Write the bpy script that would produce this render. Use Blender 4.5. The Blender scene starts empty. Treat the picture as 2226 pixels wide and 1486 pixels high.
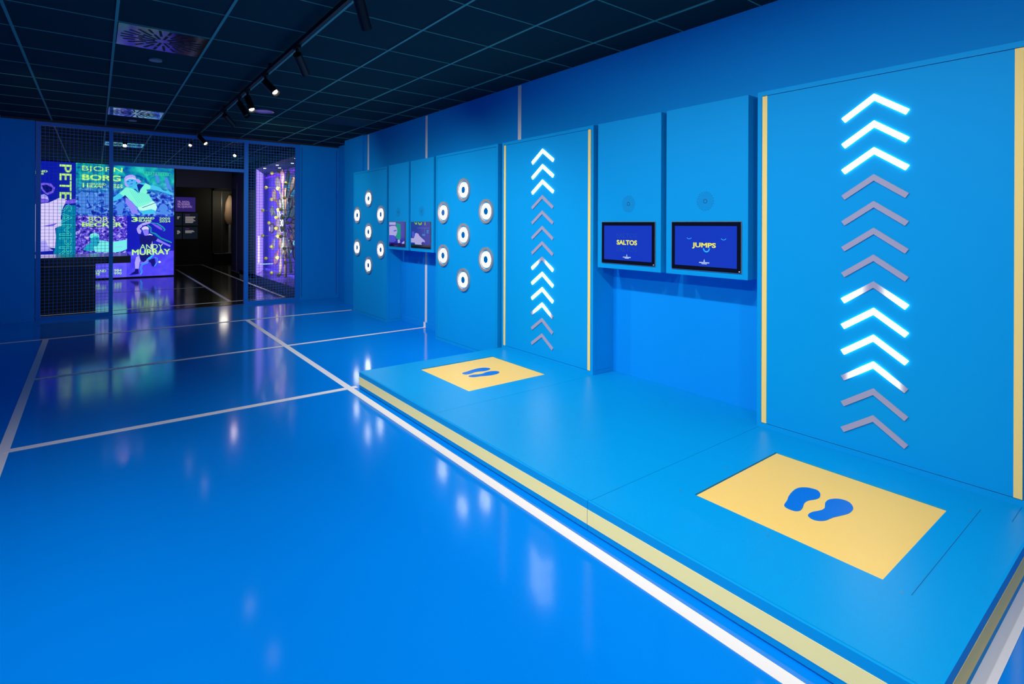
import bpy, bmesh, math, random
from mathutils import Matrix, Vector
sc = bpy.context.scene
C = sc.collection
PI = math.pi
random.seed(7)

# ------------------------------------------------------------------ camera
H_CAM = 1.37
CEIL = 2.82
cd = bpy.data.cameras.new('camera')
cam = bpy.data.objects.new('camera', cd)
C.objects.link(cam)
yaw, roll, FPX = 0.657894, 0.003538, 1171.47
rv = Vector((math.cos(yaw), -math.sin(yaw), 0)); fv = Vector((math.sin(yaw), math.cos(yaw), 0)); uv = Vector((0, 0, 1))
r3 = rv * math.cos(roll) + uv * math.sin(roll)
u3 = uv * math.cos(roll) - rv * math.sin(roll)
cam.matrix_world = Matrix(((r3.x, u3.x, -fv.x, 0), (r3.y, u3.y, -fv.y, 0), (r3.z, u3.z, -fv.z, H_CAM), (0, 0, 0, 1)))
cd.sensor_fit = 'HORIZONTAL'
cd.sensor_width = 36.0
cd.lens = 36.0 * FPX / 2226.0
cd.shift_y = -(743.0 - 487.89) / 2226.0
cd.clip_start = 0.02
cd.clip_end = 100
sc.camera = cam

# ------------------------------------------------------------------ colour management, world
sc.view_settings.view_transform = 'Standard'
sc.view_settings.look = 'None'
sc.view_settings.exposure = 0.0
sc.view_settings.gamma = 1.0
sc.view_settings.use_curve_mapping = False
w = bpy.data.worlds.new('world')
sc.world = w
w.use_nodes = True
w.node_tree.nodes['Background'].inputs[0].default_value = (0.55, 0.75, 1.0, 1)
w.node_tree.nodes['Background'].inputs[1].default_value = 0.22


def lamp(name, kind, loc, energy, color=(1, 1, 1), aim=None, **kw):
    ld = bpy.data.lights.new(name, kind)
    ld.energy = energy
    ld.color = color
    for k, v in kw.items():
        setattr(ld, k, v)
    o = bpy.data.objects.new(name, ld)
    C.objects.link(o)
    o.location = loc
    if aim is not None:
        d = Vector(aim) - Vector(loc)
        o.rotation_euler = d.to_track_quat('-Z', 'Y').to_euler()
    return o


COOL = (1.0, 0.975, 0.955)
# ceiling spots of the front part of the room (their fittings hang above and behind the picture)
for (x, y, ax, ay, az, e, size) in [
    (1.25, 2.15, 3.1, 2.0, 0.35, 78, 129),
    (1.25, 0.95, 3.1, 1.0, 0.35, 78, 129),
    (1.25, -0.3, 3.0, 0.4, 0.3, 66, 129),
    (-0.85, 0.0, 0.95, 1.0, 0.0, 136, 105),
    (-0.85, 1.3, 0.95, 2.1, 0.0, 136, 105),
    (-0.85, 2.6, 1.05, 3.2, 0.0, 116, 100),
    (0.2, -0.6, 0.4, 1.0, 0.0, 80, 110),
]:
    lamp('spot_lamp', 'SPOT', (x, y, 2.6), e, COOL, (ax, ay, az), spot_size=math.radians(size), spot_blend=1.0, shadow_soft_size=0.04)


# ------------------------------------------------------------------ materials
def srgb(r, g, b):
    def f(c):
        c /= 255.0
        return c / 12.92 if c <= 0.04045 else ((c + 0.055) / 1.055) ** 2.4
    return (f(r), f(g), f(b), 1.0)


MATS = {}


def mat(name, col, rough=0.5, metal=0.0, spec=0.5, bump=0.0, bscale=200.0, var=0.0, vscale=3.0, coat=0.0, rough_var=0.0):
    if name in MATS:
        return MATS[name]
    m = bpy.data.materials.new(name)
    m.use_nodes = True
    nt = m.node_tree
    b = nt.nodes['Principled BSDF']
    b.inputs['Base Color'].default_value = col
    b.inputs['Roughness'].default_value = rough
    b.inputs['Metallic'].default_value = metal
    b.inputs['Specular IOR Level'].default_value = spec
    b.inputs['Coat Weight'].default_value = coat
    b.inputs['Coat Roughness'].default_value = 0.08
    tc = nt.nodes.new('ShaderNodeTexCoord')
    if var > 0:
        n = nt.nodes.new('ShaderNodeTexNoise')
        n.inputs['Scale'].default_value = vscale
        n.inputs['Detail'].default_value = 5
        nt.links.new(tc.outputs['Object'], n.inputs['Vector'])
        mx = nt.nodes.new('ShaderNodeMix')
        mx.data_type = 'RGBA'
        mx.inputs[6].default_value = tuple(c * (1 - var) for c in col[:3]) + (1,)
        mx.inputs[7].default_value = tuple(min(1, c * (1 + var)) for c in col[:3]) + (1,)
        nt.links.new(n.outputs['Fac'], mx.inputs[0])
        nt.links.new(mx.outputs[2], b.inputs['Base Color'])
        if rough_var > 0:
            mr = nt.nodes.new('ShaderNodeMapRange')
            mr.inputs[3].default_value = rough - rough_var
            mr.inputs[4].default_value = rough + rough_var
            nt.links.new(n.outputs['Fac'], mr.inputs[0])
            nt.links.new(mr.outputs[0], b.inputs['Roughness'])
    if bump > 0:
        n2 = nt.nodes.new('ShaderNodeTexNoise')
        n2.inputs['Scale'].default_value = bscale
        n2.inputs['Detail'].default_value = 3
        nt.links.new(tc.outputs['Object'], n2.inputs['Vector'])
        bp = nt.nodes.new('ShaderNodeBump')
        bp.inputs['Strength'].default_value = bump
        bp.inputs['Distance'].default_value = 0.002
        nt.links.new(n2.outputs['Fac'], bp.inputs['Height'])
        nt.links.new(bp.outputs[0], b.inputs['Normal'])
    MATS[name] = m
    return m


def emit(name, col, strength=1.0, gloss=False):
    if name in MATS:
        return MATS[name]
    m = bpy.data.materials.new(name)
    m.use_nodes = True
    b = m.node_tree.nodes['Principled BSDF']
    b.inputs['Base Color'].default_value = (0.01, 0.01, 0.01, 1)
    b.inputs['Roughness'].default_value = 0.08 if gloss else 0.5
    b.inputs['Emission Color'].default_value = col
    b.inputs['Emission Strength'].default_value = strength
    MATS[name] = m
    return m


def two_zone(name, low, high, y0, y1, scale, strength=1.0):
    """picture content that changes from a crowd (low) to a bright field (high) going up the tile"""
    m = bpy.data.materials.new(name)
    m.use_nodes = True
    nt = m.node_tree
    b = nt.nodes['Principled BSDF']
    b.inputs['Base Color'].default_value = (0.01, 0.01, 0.01, 1)
    tc = nt.nodes.new('ShaderNodeTexCoord')
    sx = nt.nodes.new('ShaderNodeSeparateXYZ')
    nt.links.new(tc.outputs['Object'], sx.inputs[0])
    outs = []
    for cols, s in ((low, scale), (high, scale * 0.45)):
        n = nt.nodes.new('ShaderNodeTexNoise')
        n.inputs['Scale'].default_value = s
        n.inputs['Detail'].default_value = 2.5
        n.inputs['Distortion'].default_value = 0.6
        nt.links.new(tc.outputs['Object'], n.inputs['Vector'])
        r = nt.nodes.new('ShaderNodeValToRGB')
        e = r.color_ramp.elements
        while len(e) < len(cols):
            e.new(0.5)
        for i, (p, c) in enumerate(cols):
            e[i].position = p
            e[i].color = c
        nt.links.new(n.outputs['Fac'], r.inputs[0])
        outs.append(r)
    mr = nt.nodes.new('ShaderNodeMapRange')
    mr.inputs[1].default_value = y0
    mr.inputs[2].default_value = y1
    nt.links.new(sx.outputs[1], mr.inputs[0])
    mx = nt.nodes.new('ShaderNodeMix'); mx.data_type = 'RGBA'
    nt.links.new(mr.outputs[0], mx.inputs[0])
    nt.links.new(outs[0].outputs[0], mx.inputs[6])
    nt.links.new(outs[1].outputs[0], mx.inputs[7])
    nt.links.new(mx.outputs[2], b.inputs['Emission Color'])
    b.inputs['Emission Strength'].default_value = strength
    return m


def crowd(name, cols, scale=9.0, strength=1.0, seed=0.0):
    """picture content of a bright video tile: blotchy people-like blobs in the given colours"""
    m = bpy.data.materials.new(name)
    m.use_nodes = True
    nt = m.node_tree
    b = nt.nodes['Principled BSDF']
    b.inputs['Base Color'].default_value = (0.01, 0.01, 0.01, 1)
    tc = nt.nodes.new('ShaderNodeTexCoord')
    mp = nt.nodes.new('ShaderNodeMapping')
    mp.inputs['Location'].default_value = (seed, seed, seed)
    n = nt.nodes.new('ShaderNodeTexNoise')
    n.inputs['Scale'].default_value = scale
    n.inputs['Detail'].default_value = 2.5
    n.inputs['Distortion'].default_value = 0.6
    r = nt.nodes.new('ShaderNodeValToRGB')
    e = r.color_ramp.elements
    while len(e) < len(cols):
        e.new(0.5)
    for i, (p, c) in enumerate(cols):
        e[i].position = p
        e[i].color = c
    nt.links.new(tc.outputs['Object'], mp.inputs[0])
    nt.links.new(mp.outputs[0], n.inputs['Vector'])
    nt.links.new(n.outputs['Fac'], r.inputs[0])
    nt.links.new(r.outputs[0], b.inputs['Emission Color'])
    b.inputs['Emission Strength'].default_value = strength
    MATS[name] = m
    return m


M_FLOOR = mat('blue_epoxy', (0.0, 0.215, 0.745, 1), 0.10, spec=0.5, bump=0.035, bscale=110, var=0.04, vscale=1.5, rough_var=0.015)
M_PAINT = mat('blue_paint', (0.0, 0.32, 0.715, 1), 0.6, spec=0.1, bump=0.12, bscale=350)
M_DECK = mat('blue_laminate', (0.0, 0.315, 0.69, 1), 0.35, spec=0.2, bump=0.12, bscale=300, var=0.03, vscale=2)
M_WALL = mat('blue_wall_paint', (0.0, 0.29, 0.80, 1), 0.65, spec=0.1, bump=0.2, bscale=160)
M_STEEL = mat('blue_steel', (0.0, 0.20, 0.72, 1), 0.45, spec=0.4)
M_GROOVE = mat('groove_dark', (0.0, 0.045, 0.20, 1), 0.8)
M_YELLOW = mat('pale_yellow', (0.96, 0.70, 0.22, 1), 0.5, spec=0.2)
M_YELLOW_LIT = mat('yellow_lit_copy', (1.0, 0.88, 0.36, 1), 0.45, spec=0.3)  # stripe yellow lightened to carry the stronger light on the front apron
M_PAD = mat('yellow_mat', (0.97, 0.64, 0.14, 1), 0.4, spec=0.3, var=0.03, vscale=2.5)
M_WHITE = mat('white_tape', (0.80, 0.78, 0.78, 1), 0.4, spec=0.4)
M_FOOT = mat('foot_blue', (0.0, 0.16, 0.66, 1), 0.35)
M_BLACKFLOOR = mat('black_epoxy', (0.012, 0.012, 0.012, 1), 0.10, spec=0.6, bump=0.03, bscale=110)
M_DARKWALL = mat('dark_wall', (0.010, 0.011, 0.012, 1), 0.6)
M_TILE = mat('ceiling_tile', (0.003, 0.036, 0.045, 1), 0.95, spec=0.1, bump=0.3, bscale=500)
M_GRID = mat('ceiling_bar', (0.06, 0.30, 0.26, 1), 0.6, spec=0.2)
M_METALVENT = mat('vent_metal', (0.8, 0.83, 0.9, 1), 0.09, metal=1.0, bump=0.15, bscale=7)
M_BLACK = mat('black_plastic', (0.006, 0.006, 0.007, 1), 0.5, spec=0.3)
M_BLACKGLOSS = mat('black_glass', (0.004, 0.004, 0.006, 1), 0.04, spec=0.6)
M_ALU = mat('alu_edge', (0.35, 0.33, 0.33, 1), 0.4, metal=0.8)
M_GREYRING = mat('satin_ring', (0.50, 0.48, 0.46, 1), 0.3, metal=0.5)
M_UNLIT = mat('unlit_diffuser', (0.36, 0.35, 0.48, 1), 0.35)
M_LIT = emit('lit_white', (0.93, 0.97, 1.0, 1), 6.0)
M_RINGLIT = emit('lit_ring', (0.90, 0.97, 1.0, 1), 8.0)
M_LENS_SOFT = emit('warm_lens_soft', (1.0, 0.90, 0.76, 1), 6.0)
M_LENS = emit('warm_lens', (1.0, 0.86, 0.68, 1), 80.0)


def partial(name, lo, hi, invert):
    """a light bar whose lamps are on only over a part of its arms"""
    m = bpy.data.materials.new(name)
    m.use_nodes = True
    nt = m.node_tree
    b = nt.nodes['Principled BSDF']
    b.inputs['Base Color'].default_value = (0.36, 0.35, 0.48, 1)
    b.inputs['Roughness'].default_value = 0.35
    tc = nt.nodes.new('ShaderNodeTexCoord')
    sx = nt.nodes.new('ShaderNodeSeparateXYZ')
    ab = nt.nodes.new('ShaderNodeMath'); ab.operation = 'ABSOLUTE'
    mr = nt.nodes.new('ShaderNodeMapRange')
    mr.inputs[1].default_value = lo
    mr.inputs[2].default_value = hi
    mr.inputs[3].default_value = 2.4 if invert else 0.0
    mr.inputs[4].default_value = 0.0 if invert else 2.4
    nt.links.new(tc.outputs['Object'], sx.inputs[0])
    nt.links.new(sx.outputs[0], ab.inputs[0])
    nt.links.new(ab.outputs[0], mr.inputs[0])
    b.inputs['Emission Color'].default_value = (0.93, 0.97, 1.0, 1)
    pw = nt.nodes.new('ShaderNodeMath'); pw.operation = 'POWER'; pw.inputs[1].default_value = 2.2
    nt.links.new(mr.outputs[0], pw.inputs[0])
    nt.links.new(pw.outputs[0], b.inputs['Emission Strength'])
    return m


M_PART_ENDS = partial('bar_lit_at_ends', 0.01, 0.13, False)
M_PART_APEX = partial('bar_lit_at_tip', 0.06, 0.15, True)


# ------------------------------------------------------------------ builders
def link(o, parent=None, **props):
    C.objects.link(o)
    if parent is not None:
        o.parent = parent
    for k, v in props.items():
        o[k] = v
    return o


def thing(name, label, cat, loc=(0, 0, 0), group=None):
    o = bpy.data.objects.new(name, None)
    o.empty_display_size = 0.1
    o.location = loc
    C.objects.link(o)
    o['label'] = label
    o['category'] = cat
    if group:
        o['group'] = group
    return o


def tag(o, label, cat, group=None):
    o['label'] = label
    o['category'] = cat
    if group:
        o['group'] = group
    return o


class MB:
    """collects shapes; build() links them as one mesh object"""
    def __init__(s):
        s.v = []; s.f = []

    def add(s, vs, fs):
        k = len(s.v)
        s.v += [tuple(v) for v in vs]
        s.f += [tuple(i + k for i in f) for f in fs]
        return s

    def box(s, x0, x1, y0, y1, z0, z1):
        return s.add([(x0, y0, z0), (x1, y0, z0), (x1, y1, z0), (x0, y1, z0), (x0, y0, z1), (x1, y0, z1), (x1, y1, z1), (x0, y1, z1)],
                     [(0, 3, 2, 1), (4, 5, 6, 7), (0, 1, 5, 4), (1, 2, 6, 5), (2, 3, 7, 6), (3, 0, 4, 7)])

    def rod(s, a, b, r, n=12, r2=None, caps=True):
        a = Vector(a); b = Vector(b); d = (b - a).normalized()
        p = d.orthogonal().normalized(); q = d.cross(p)
        r2 = r if r2 is None else r2
        vs = []
        for c, rr in ((a, r), (b, r2)):
            for i in range(n):
                t = 2 * PI * i / n
                vs.append(c + p * math.cos(t) * rr + q * math.sin(t) * rr)
        fs = [(i, (i + 1) % n, n + (i + 1) % n, n + i) for i in range(n)]
        if caps:
            fs += [tuple(range(n))[::-1], tuple(range(n, 2 * n))]
        return s.add(vs, fs)

    def prism(s, pts, d0, d1):
        """polygon in local x,y extruded along local z from d0 to d1 (front)"""
        a = sum(pts[i][0] * pts[(i + 1) % len(pts)][1] - pts[(i + 1) % len(pts)][0] * pts[i][1] for i in range(len(pts)))
        if a < 0:
            pts = pts[::-1]
        n = len(pts)
        vs = [(x, y, d0) for x, y in pts] + [(x, y, d1) for x, y in pts]
        fs = [tuple(range(n))[::-1], tuple(range(n, 2 * n))] + [(i, (i + 1) % n, n + (i + 1) % n, n + i) for i in range(n)]
        return s.add(vs, fs)

    def ring(s, cx, cy, r0, r1, d0, d1, n=48):
        vs = []
        for r, d in ((r0, d0), (r1, d0), (r1, d1), (r0, d1)):
            for i in range(n):
                t = 2 * PI * i / n
                vs.append((cx + r * math.cos(t), cy + r * math.sin(t), d))
        fs = []
        for k in range(4):
            for i in range(n):
                j = (i + 1) % n
                fs.append((k * n + i, k * n + j, ((k + 1) % 4) * n + j, ((k + 1) % 4) * n + i))
        return s.add(vs, fs)

    def disc(s, cx, cy, r, d0, d1, n=48):
        return s.prism([(cx + r * math.cos(2 * PI * i / n), cy + r * math.sin(2 * PI * i / n)) for i in range(n)], d0, d1)

    def build(s, name, m, parent=None, mtx=None, smooth=False, bevel=0.0, **props):
        me = bpy.data.meshes.new(name)
        me.from_pydata(s.v, [], s.f)
        me.materials.append(m)
        bm = bmesh.new(); bm.from_mesh(me)
        big = [f for f in bm.faces if len(f.verts) > 4]
        if big:
            bmesh.ops.triangulate(bm, faces=big)
        bmesh.ops.recalc_face_normals(bm, faces=bm.faces)
        bm.to_mesh(me); bm.free()
        if smooth:
            for p in me.polygons:
                p.use_smooth = True
            try:
                me.set_sharp_from_angle(angle=math.radians(40))
            except Exception:
                pass
        o = bpy.data.objects.new(name, me)
        if mtx is not None:
            o.matrix_basis = mtx
        if bevel > 0:
            bv = o.modifiers.new('bevel', 'BEVEL')
            bv.width = bevel; bv.segments = 2; bv.limit_method = 'ANGLE'
        return link(o, parent, **props)


def B(*a):
    return MB().box(*a)


def struct(o):
    o['kind'] = 'structure'
    return o


def frame(origin, facing):
    """local x,y in the surface, local z towards the viewer of the surface"""
    u, v = {'-x': ((0, -1, 0), (0, 0, 1)), '-y': ((1, 0, 0), (0, 0, 1)), 'z': ((1, 0, 0), (0, 1, 0)), 'foot_x': ((0, 1, 0), (-1, 0, 0))}[facing]
    u = Vector(u); v = Vector(v); n = u.cross(v)
    o = Vector(origin)
    return Matrix(((u.x, v.x, n.x, o.x), (u.y, v.y, n.y, o.y), (u.z, v.z, n.z, o.z), (0, 0, 0, 1)))


def lettering(name, s, style, m, parent, base, x0, y0, x1, y1, depth=0.002, vertical=False):
    """text fitted to the box x0..x1, y0..y1 of the surface given by base (read downwards if vertical)"""
    cu = bpy.data.curves.new(name, 'FONT')
    cu.body = s
    cu.align_x = 'LEFT'
    cu.space_line = 0.9
    W = abs(x1 - x0); Hh = abs(y1 - y0)
    if vertical:
        W, Hh = Hh, W
    cu.resolution_u = 4
    if style == 'bold':
        cu.bevel_depth = 0.028; cu.bevel_resolution = 0
    elif style == 'semi':
        cu.bevel_depth = 0.010; cu.bevel_resolution = 0
    elif style == 'thin':
        cu.offset = 0.0
    if style == 'outline':
        cu.fill_mode = 'NONE'
        cu.bevel_depth = 0.012
        cu.bevel_resolution = 0
    else:
        cu.extrude = 0.001
    t = bpy.data.objects.new(name, cu)
    C.objects.link(t)
    bpy.context.view_layer.update()
    me = bpy.data.meshes.new_from_object(t.evaluated_get(bpy.context.evaluated_depsgraph_get()))
    C.objects.unlink(t)
    bpy.data.objects.remove(t)
    xs = [v.co.x for v in me.vertices]; ys = [v.co.y for v in me.vertices]
    sx = W / (max(xs) - min(xs)); sy = Hh / (max(ys) - min(ys)); mx = min(xs); my = min(ys)
    for v in me.vertices:
        a = (v.co.x - mx) * sx; b = (v.co.y - my) * sy
        z = depth + (0.001 if v.co.z > 0 else 0.0)
        if vertical:
            v.co = (x0 + b, y1 - a, z)
        else:
            v.co = (x0 + a, y0 + b, z)
    me.materials.clear()
    me.materials.append(m)
    o = bpy.data.objects.new(name, me)
    if base is not None:
        o.matrix_basis = base
    return link(o, parent)
ART=[('borg','player_body','skinA',[(0.282,1.951),(0.329,2.002),(0.377,2.033),(0.457,2.116),(0.522,2.168),(0.611,2.272),(0.717,2.277),(0.816,2.362),(0.883,2.376),(1.001,2.392),(1.086,2.34),(1.171,2.339),(1.275,2.302),(1.371,2.224),(1.424,2.205),(1.485,2.228),(1.538,2.178),(1.592,2.102),(1.53,2.115),(1.433,2.153),(1.362,2.171),(1.258,2.208),(1.12,2.234),(1.018,2.229),(1.061,2.118),(1.138,1.967),(1.207,1.897),(1.246,1.785),(1.225,1.692),(1.174,1.608),(0.953,1.595),(0.868,1.685),(0.822,1.775),(0.743,1.874),(0.644,1.992),(0.579,2.07),(0.522,2.008),(0.425,1.945),(0.33,1.903)]),
('borg','shirt','shirtA',[(0.465,2.116),(0.603,2.267),(0.726,2.237),(0.851,2.121),(0.9,2.224),(1.001,2.387),(1.086,2.34),(1.112,2.295),(1.086,2.237),(1.018,2.224),(1.061,2.118),(1.143,1.962),(1.07,1.863),(0.885,1.767),(0.822,1.78),(0.743,1.874),(0.644,1.987),(0.579,2.07),(0.546,2.039)]),
('borg','shorts','shortsA',[(0.835,1.765),(1.062,1.863),(1.147,1.947),(1.207,1.897),(1.246,1.785),(1.221,1.692),(1.122,1.731),(0.952,1.687),(0.868,1.695)]),
('borg','collar','deep',[(0.817,2.342),(0.866,2.365),(0.967,2.339),(0.9,2.245),(0.867,2.131),(0.759,2.228),(0.784,2.239),(0.859,2.151)]),
('borg','head','faceA',[(0.582,2.411),(0.586,2.471),(0.643,2.504),(0.725,2.519),(0.799,2.503),(0.816,2.433),(0.8,2.362),(0.75,2.299),(0.717,2.287),(0.66,2.304),(0.611,2.332)]),
('borg','hair','lilac',[(0.566,2.41),(0.561,2.48),(0.594,2.542),(0.659,2.576),(0.733,2.58),(0.783,2.553),(0.808,2.483),(0.849,2.486),(0.912,2.428),(0.883,2.386),(0.833,2.383),(0.812,2.423),(0.783,2.502),(0.7,2.513),(0.618,2.473),(0.586,2.411),(0.619,2.333),(0.668,2.275),(0.603,2.282),(0.57,2.33)]),
('borg','headband','white',[(0.587,2.451),(0.659,2.505),(0.733,2.515),(0.799,2.488),(0.795,2.462),(0.725,2.484),(0.659,2.475),(0.594,2.422)]),
('borg','eyes','deep',[(0.618,2.413),(0.655,2.425),(0.655,2.405),(0.619,2.395)]),
('borg','eyes','deep',[(0.7,2.442),(0.737,2.449),(0.738,2.429),(0.7,2.422)]),
('borg','mouth','deep',[(0.676,2.35),(0.734,2.368),(0.734,2.353),(0.684,2.338)]),
('borg','spectator','crowdA',[(0.402,1.716),(0.426,1.846),(0.482,1.897),(0.539,1.879),(0.563,1.789),(0.539,1.709),(0.523,1.589),(0.426,1.587),(0.418,1.667)]),
('borg','spectator','crowdB',[(0.595,2.011),(0.652,1.972),(0.718,1.914),(0.785,1.825),(0.835,1.674),(0.86,1.604),(0.719,1.602),(0.653,1.771),(0.587,1.88)]),
('borg','spectator','crowdA',[(1.285,1.755),(1.311,1.838),(1.381,1.881),(1.451,1.842),(1.478,1.759),(1.452,1.696),(1.54,1.645),(1.549,1.598),(1.243,1.594),(1.294,1.652),(1.32,1.693)]),
('borg','spectator','crowdA',[(1.405,2.537),(1.458,2.56),(1.493,2.479),(1.511,2.376),(1.556,2.315),(1.574,2.18),(1.521,2.251),(1.459,2.29),(1.432,2.393)]),
('borg','spectator','crowdA',[(1.196,2.659),(1.248,2.621),(1.283,2.53),(1.301,2.407),(1.24,2.404),(1.214,2.526)]),
('borg','spectator','crowdA',[(-0.322,1.83),(-0.323,2.069),(-0.26,2.132),(-0.198,2.074),(-0.166,1.955),(-0.181,1.794),(-0.228,1.672)]),
('borg','spectator','crowdA',[(-0.023,2.0),(0.025,2.042),(0.09,2.004),(0.074,1.922),(0.009,1.9)]),
('borg','spectator','crowdA',[(0.154,1.965),(0.17,2.108),(0.235,2.172),(0.293,2.113),(0.294,1.805),(0.155,1.802)]),
('borg','spectator','crowdA',[(-0.166,1.955),(-0.103,2.118),(-0.023,2.081),(-0.023,1.838),(-0.102,1.796)]),
('borg','spectator','crowdA',[(-0.353,1.67),(-0.291,1.751),(-0.102,1.695),(-0.07,1.595),(-0.321,1.591)]),
('murray','player_skin','lilac',[(0.816,1.229),(0.853,1.308),(0.927,1.365),(1.021,1.405),(1.097,1.411),(1.116,1.377),(1.04,1.348),(0.946,1.308),(0.881,1.229),(0.918,1.183),(0.9,1.104),(0.863,1.104),(0.835,1.15)]),
('murray','player_head','lilac2',[(0.932,1.217),(1.069,1.228),(1.069,1.126),(1.041,1.057),(0.985,1.058),(0.966,1.104)]),
('murray','cap','white',[(0.918,1.229),(0.946,1.274),(0.993,1.297),(1.05,1.285),(1.074,1.24),(1.069,1.211),(1.012,1.217),(0.965,1.206),(0.928,1.212)]),
('murray','shirt','navy',[(0.891,1.082),(0.966,1.07),(0.985,1.047),(1.041,1.052),(1.079,1.091),(1.165,1.068),(1.261,0.986),(1.204,0.918),(1.156,0.919),(1.146,0.827),(0.901,0.821),(0.877,0.968)]),
('murray','shoulder_patch','white',[(1.069,1.103),(1.098,1.103),(1.155,1.073),(1.151,1.059),(1.089,1.074)]),
('murray','forearm','lilac2',[(1.261,0.98),(1.368,0.904),(1.486,0.832),(1.545,0.796),(1.53,0.756),(1.456,0.798),(1.349,0.858),(1.223,0.918)]),
('murray','racket','purple2',[(1.107,1.377),(1.174,1.36),(1.27,1.32),(1.348,1.251),(1.367,1.193),(1.319,1.205),(1.241,1.263),(1.164,1.331)]),
('murray','shorts','navy',[(0.878,0.584),(1.118,0.599),(1.109,0.519),(1.024,0.454),(1.062,0.429),(0.968,0.388),(0.902,0.424)]),
('murray','leg','lilac',[(0.809,0.518),(0.864,0.556),(0.902,0.424),(0.879,0.38),(0.865,0.228),(0.791,0.231),(0.781,0.384)]),
('murray','leg','lilac2',[(0.968,0.388),(1.043,0.453),(1.081,0.417),(1.005,0.375),(0.893,0.345),(0.902,0.379)]),
('murray','shoe','navy',[(0.791,0.225),(0.856,0.222),(0.866,0.097),(0.819,0.089),(0.672,0.074),(0.727,0.127),(0.782,0.169)]),
('murray','shoe','navy',[(1.081,0.44),(1.195,0.482),(1.215,0.366),(1.177,0.264),(1.138,0.278),(1.119,0.359),(1.062,0.407)]),
('murray','ball','ballc',[(1.273,0.381),(1.287,0.404),(1.316,0.403),(1.336,0.379),(1.316,0.356),(1.287,0.355)]),
('murray','outline_glow','glowc',[(1.106,1.377),(1.239,1.361),(1.354,1.27),(1.401,1.203),(1.374,1.174),(1.38,1.166),(1.411,1.206),(1.36,1.279),(1.242,1.372),(1.107,1.388)]),
('murray','outline_glow','glowc',[(1.037,1.315),(1.093,1.26),(1.103,1.134),(1.191,1.097),(1.307,0.981),(1.425,0.921),(1.563,0.86),(1.566,0.871),(1.428,0.931),(1.312,0.99),(1.196,1.107),(1.111,1.14),(1.102,1.265),(1.043,1.324)]),
('murray','outline_glow','glowc',[(1.127,1.377),(1.26,1.361),(1.376,1.27),(1.423,1.203),(1.395,1.174),(1.402,1.166),(1.432,1.206),(1.382,1.279),(1.264,1.372),(1.128,1.389)]),
('murray','outline_glow','glowc',[(1.038,1.328),(1.114,1.26),(1.125,1.133),(1.212,1.109),(1.328,0.993),(1.446,0.933),(1.563,0.873),(1.567,0.884),(1.45,0.944),(1.333,1.003),(1.217,1.119),(1.132,1.14),(1.123,1.265),(1.043,1.337)]),
('murray','outline_glow','cyanc',[(1.182,0.581),(1.058,0.493),(1.021,0.447),(1.101,0.454),(1.099,0.47),(1.027,0.461),(1.065,0.48),(1.189,0.567)]),
('murray','outline_glow','cyanc',[(1.06,0.396),(0.927,0.344),(0.888,0.244),(0.916,0.14),(0.889,0.082),(0.899,0.075),(0.927,0.14),(0.899,0.243),(0.934,0.332),(1.064,0.383)]),
('murray','outline_glow','cyanc',[(1.061,0.372),(0.946,0.33),(0.917,0.242),(0.936,0.14),(0.899,0.076),(0.907,0.069),(0.945,0.138),(0.926,0.241),(0.952,0.321),(1.064,0.361)]),
('murray','outline_glow','cyanc',[(1.194,0.485),(1.247,0.476),(1.242,0.368),(1.19,0.274),(1.202,0.265),(1.255,0.362),(1.259,0.483),(1.196,0.501)]),
('murray','necktie_streak','white',[(1.146,0.919),(1.151,0.827),(1.166,0.632),(1.133,0.633),(1.127,0.805)]),
('becker','player_arm','tealskin',[(-0.241,0.731),(-0.163,0.85),(-0.084,0.909),(-0.004,0.887),(-0.019,0.705),(-0.099,0.687)]),
('becker','player_body','tealw',[(-0.004,0.867),(0.06,0.947),(0.157,0.945),(0.321,0.902),(0.488,0.94),(0.639,0.959),(0.725,0.895),(0.742,0.769),(0.64,0.729),(0.505,0.67),(0.388,0.653),(-0.003,0.664),(-0.035,0.766)]),
('becker','player_head','tealskin',[(-0.1,0.949),(-0.084,1.07),(0.06,1.069),(0.076,0.946),(0.052,0.845),(0.012,0.795),(-0.036,0.847)]),
('becker','hair','tealw',[(-0.116,1.03),(-0.1,1.1),(-0.021,1.14),(0.06,1.099),(0.076,1.028),(-0.004,1.049),(-0.084,1.009)]),
('becker','court_line','lilac',[(0.381,0.782),(0.524,0.801),(0.529,0.789),(0.381,0.771)]),
('sampras','racket','purple2',[(-1.044,2.273),(-0.942,2.298),(-0.824,2.284),(-0.749,2.19),(-0.779,2.072),(-0.882,2.019),(-0.927,2.047),(-1.014,2.178)]),
('sampras','racket_strings','navy',[(-0.986,2.237),(-0.898,2.257),(-0.794,2.188),(-0.809,2.109),(-0.897,2.067),(-0.956,2.142)]),
('sampras','player_head','purple2',[(-1.043,2.004),(-0.941,2.036),(-0.867,1.952),(-0.867,1.855),(-0.984,1.822),(-1.057,1.849)]),
('sampras','cap','lilac',[(-1.014,2.005),(-0.941,2.036),(-0.882,1.99),(-0.86,1.894),(-0.926,1.93),(-0.985,1.928)]),
('sampras','shirt','whiteL',[(-1.356,1.765),(-1.215,1.806),(-1.028,1.802),(-0.852,1.845),(-0.689,1.948),(-0.583,1.941),(-0.522,1.884),(-0.583,1.803),(-0.628,1.665),(-0.65,1.468),(-0.597,1.39),(-0.612,1.311),(-0.747,1.252),(-0.983,1.31),(-1.214,1.272),(-1.355,1.367)]),
('sampras','forearm','purple2',[(-0.553,1.883),(-0.477,1.925),(-0.353,1.945),(-0.353,1.849),(-0.507,1.815),(-0.568,1.824)]),
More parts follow.
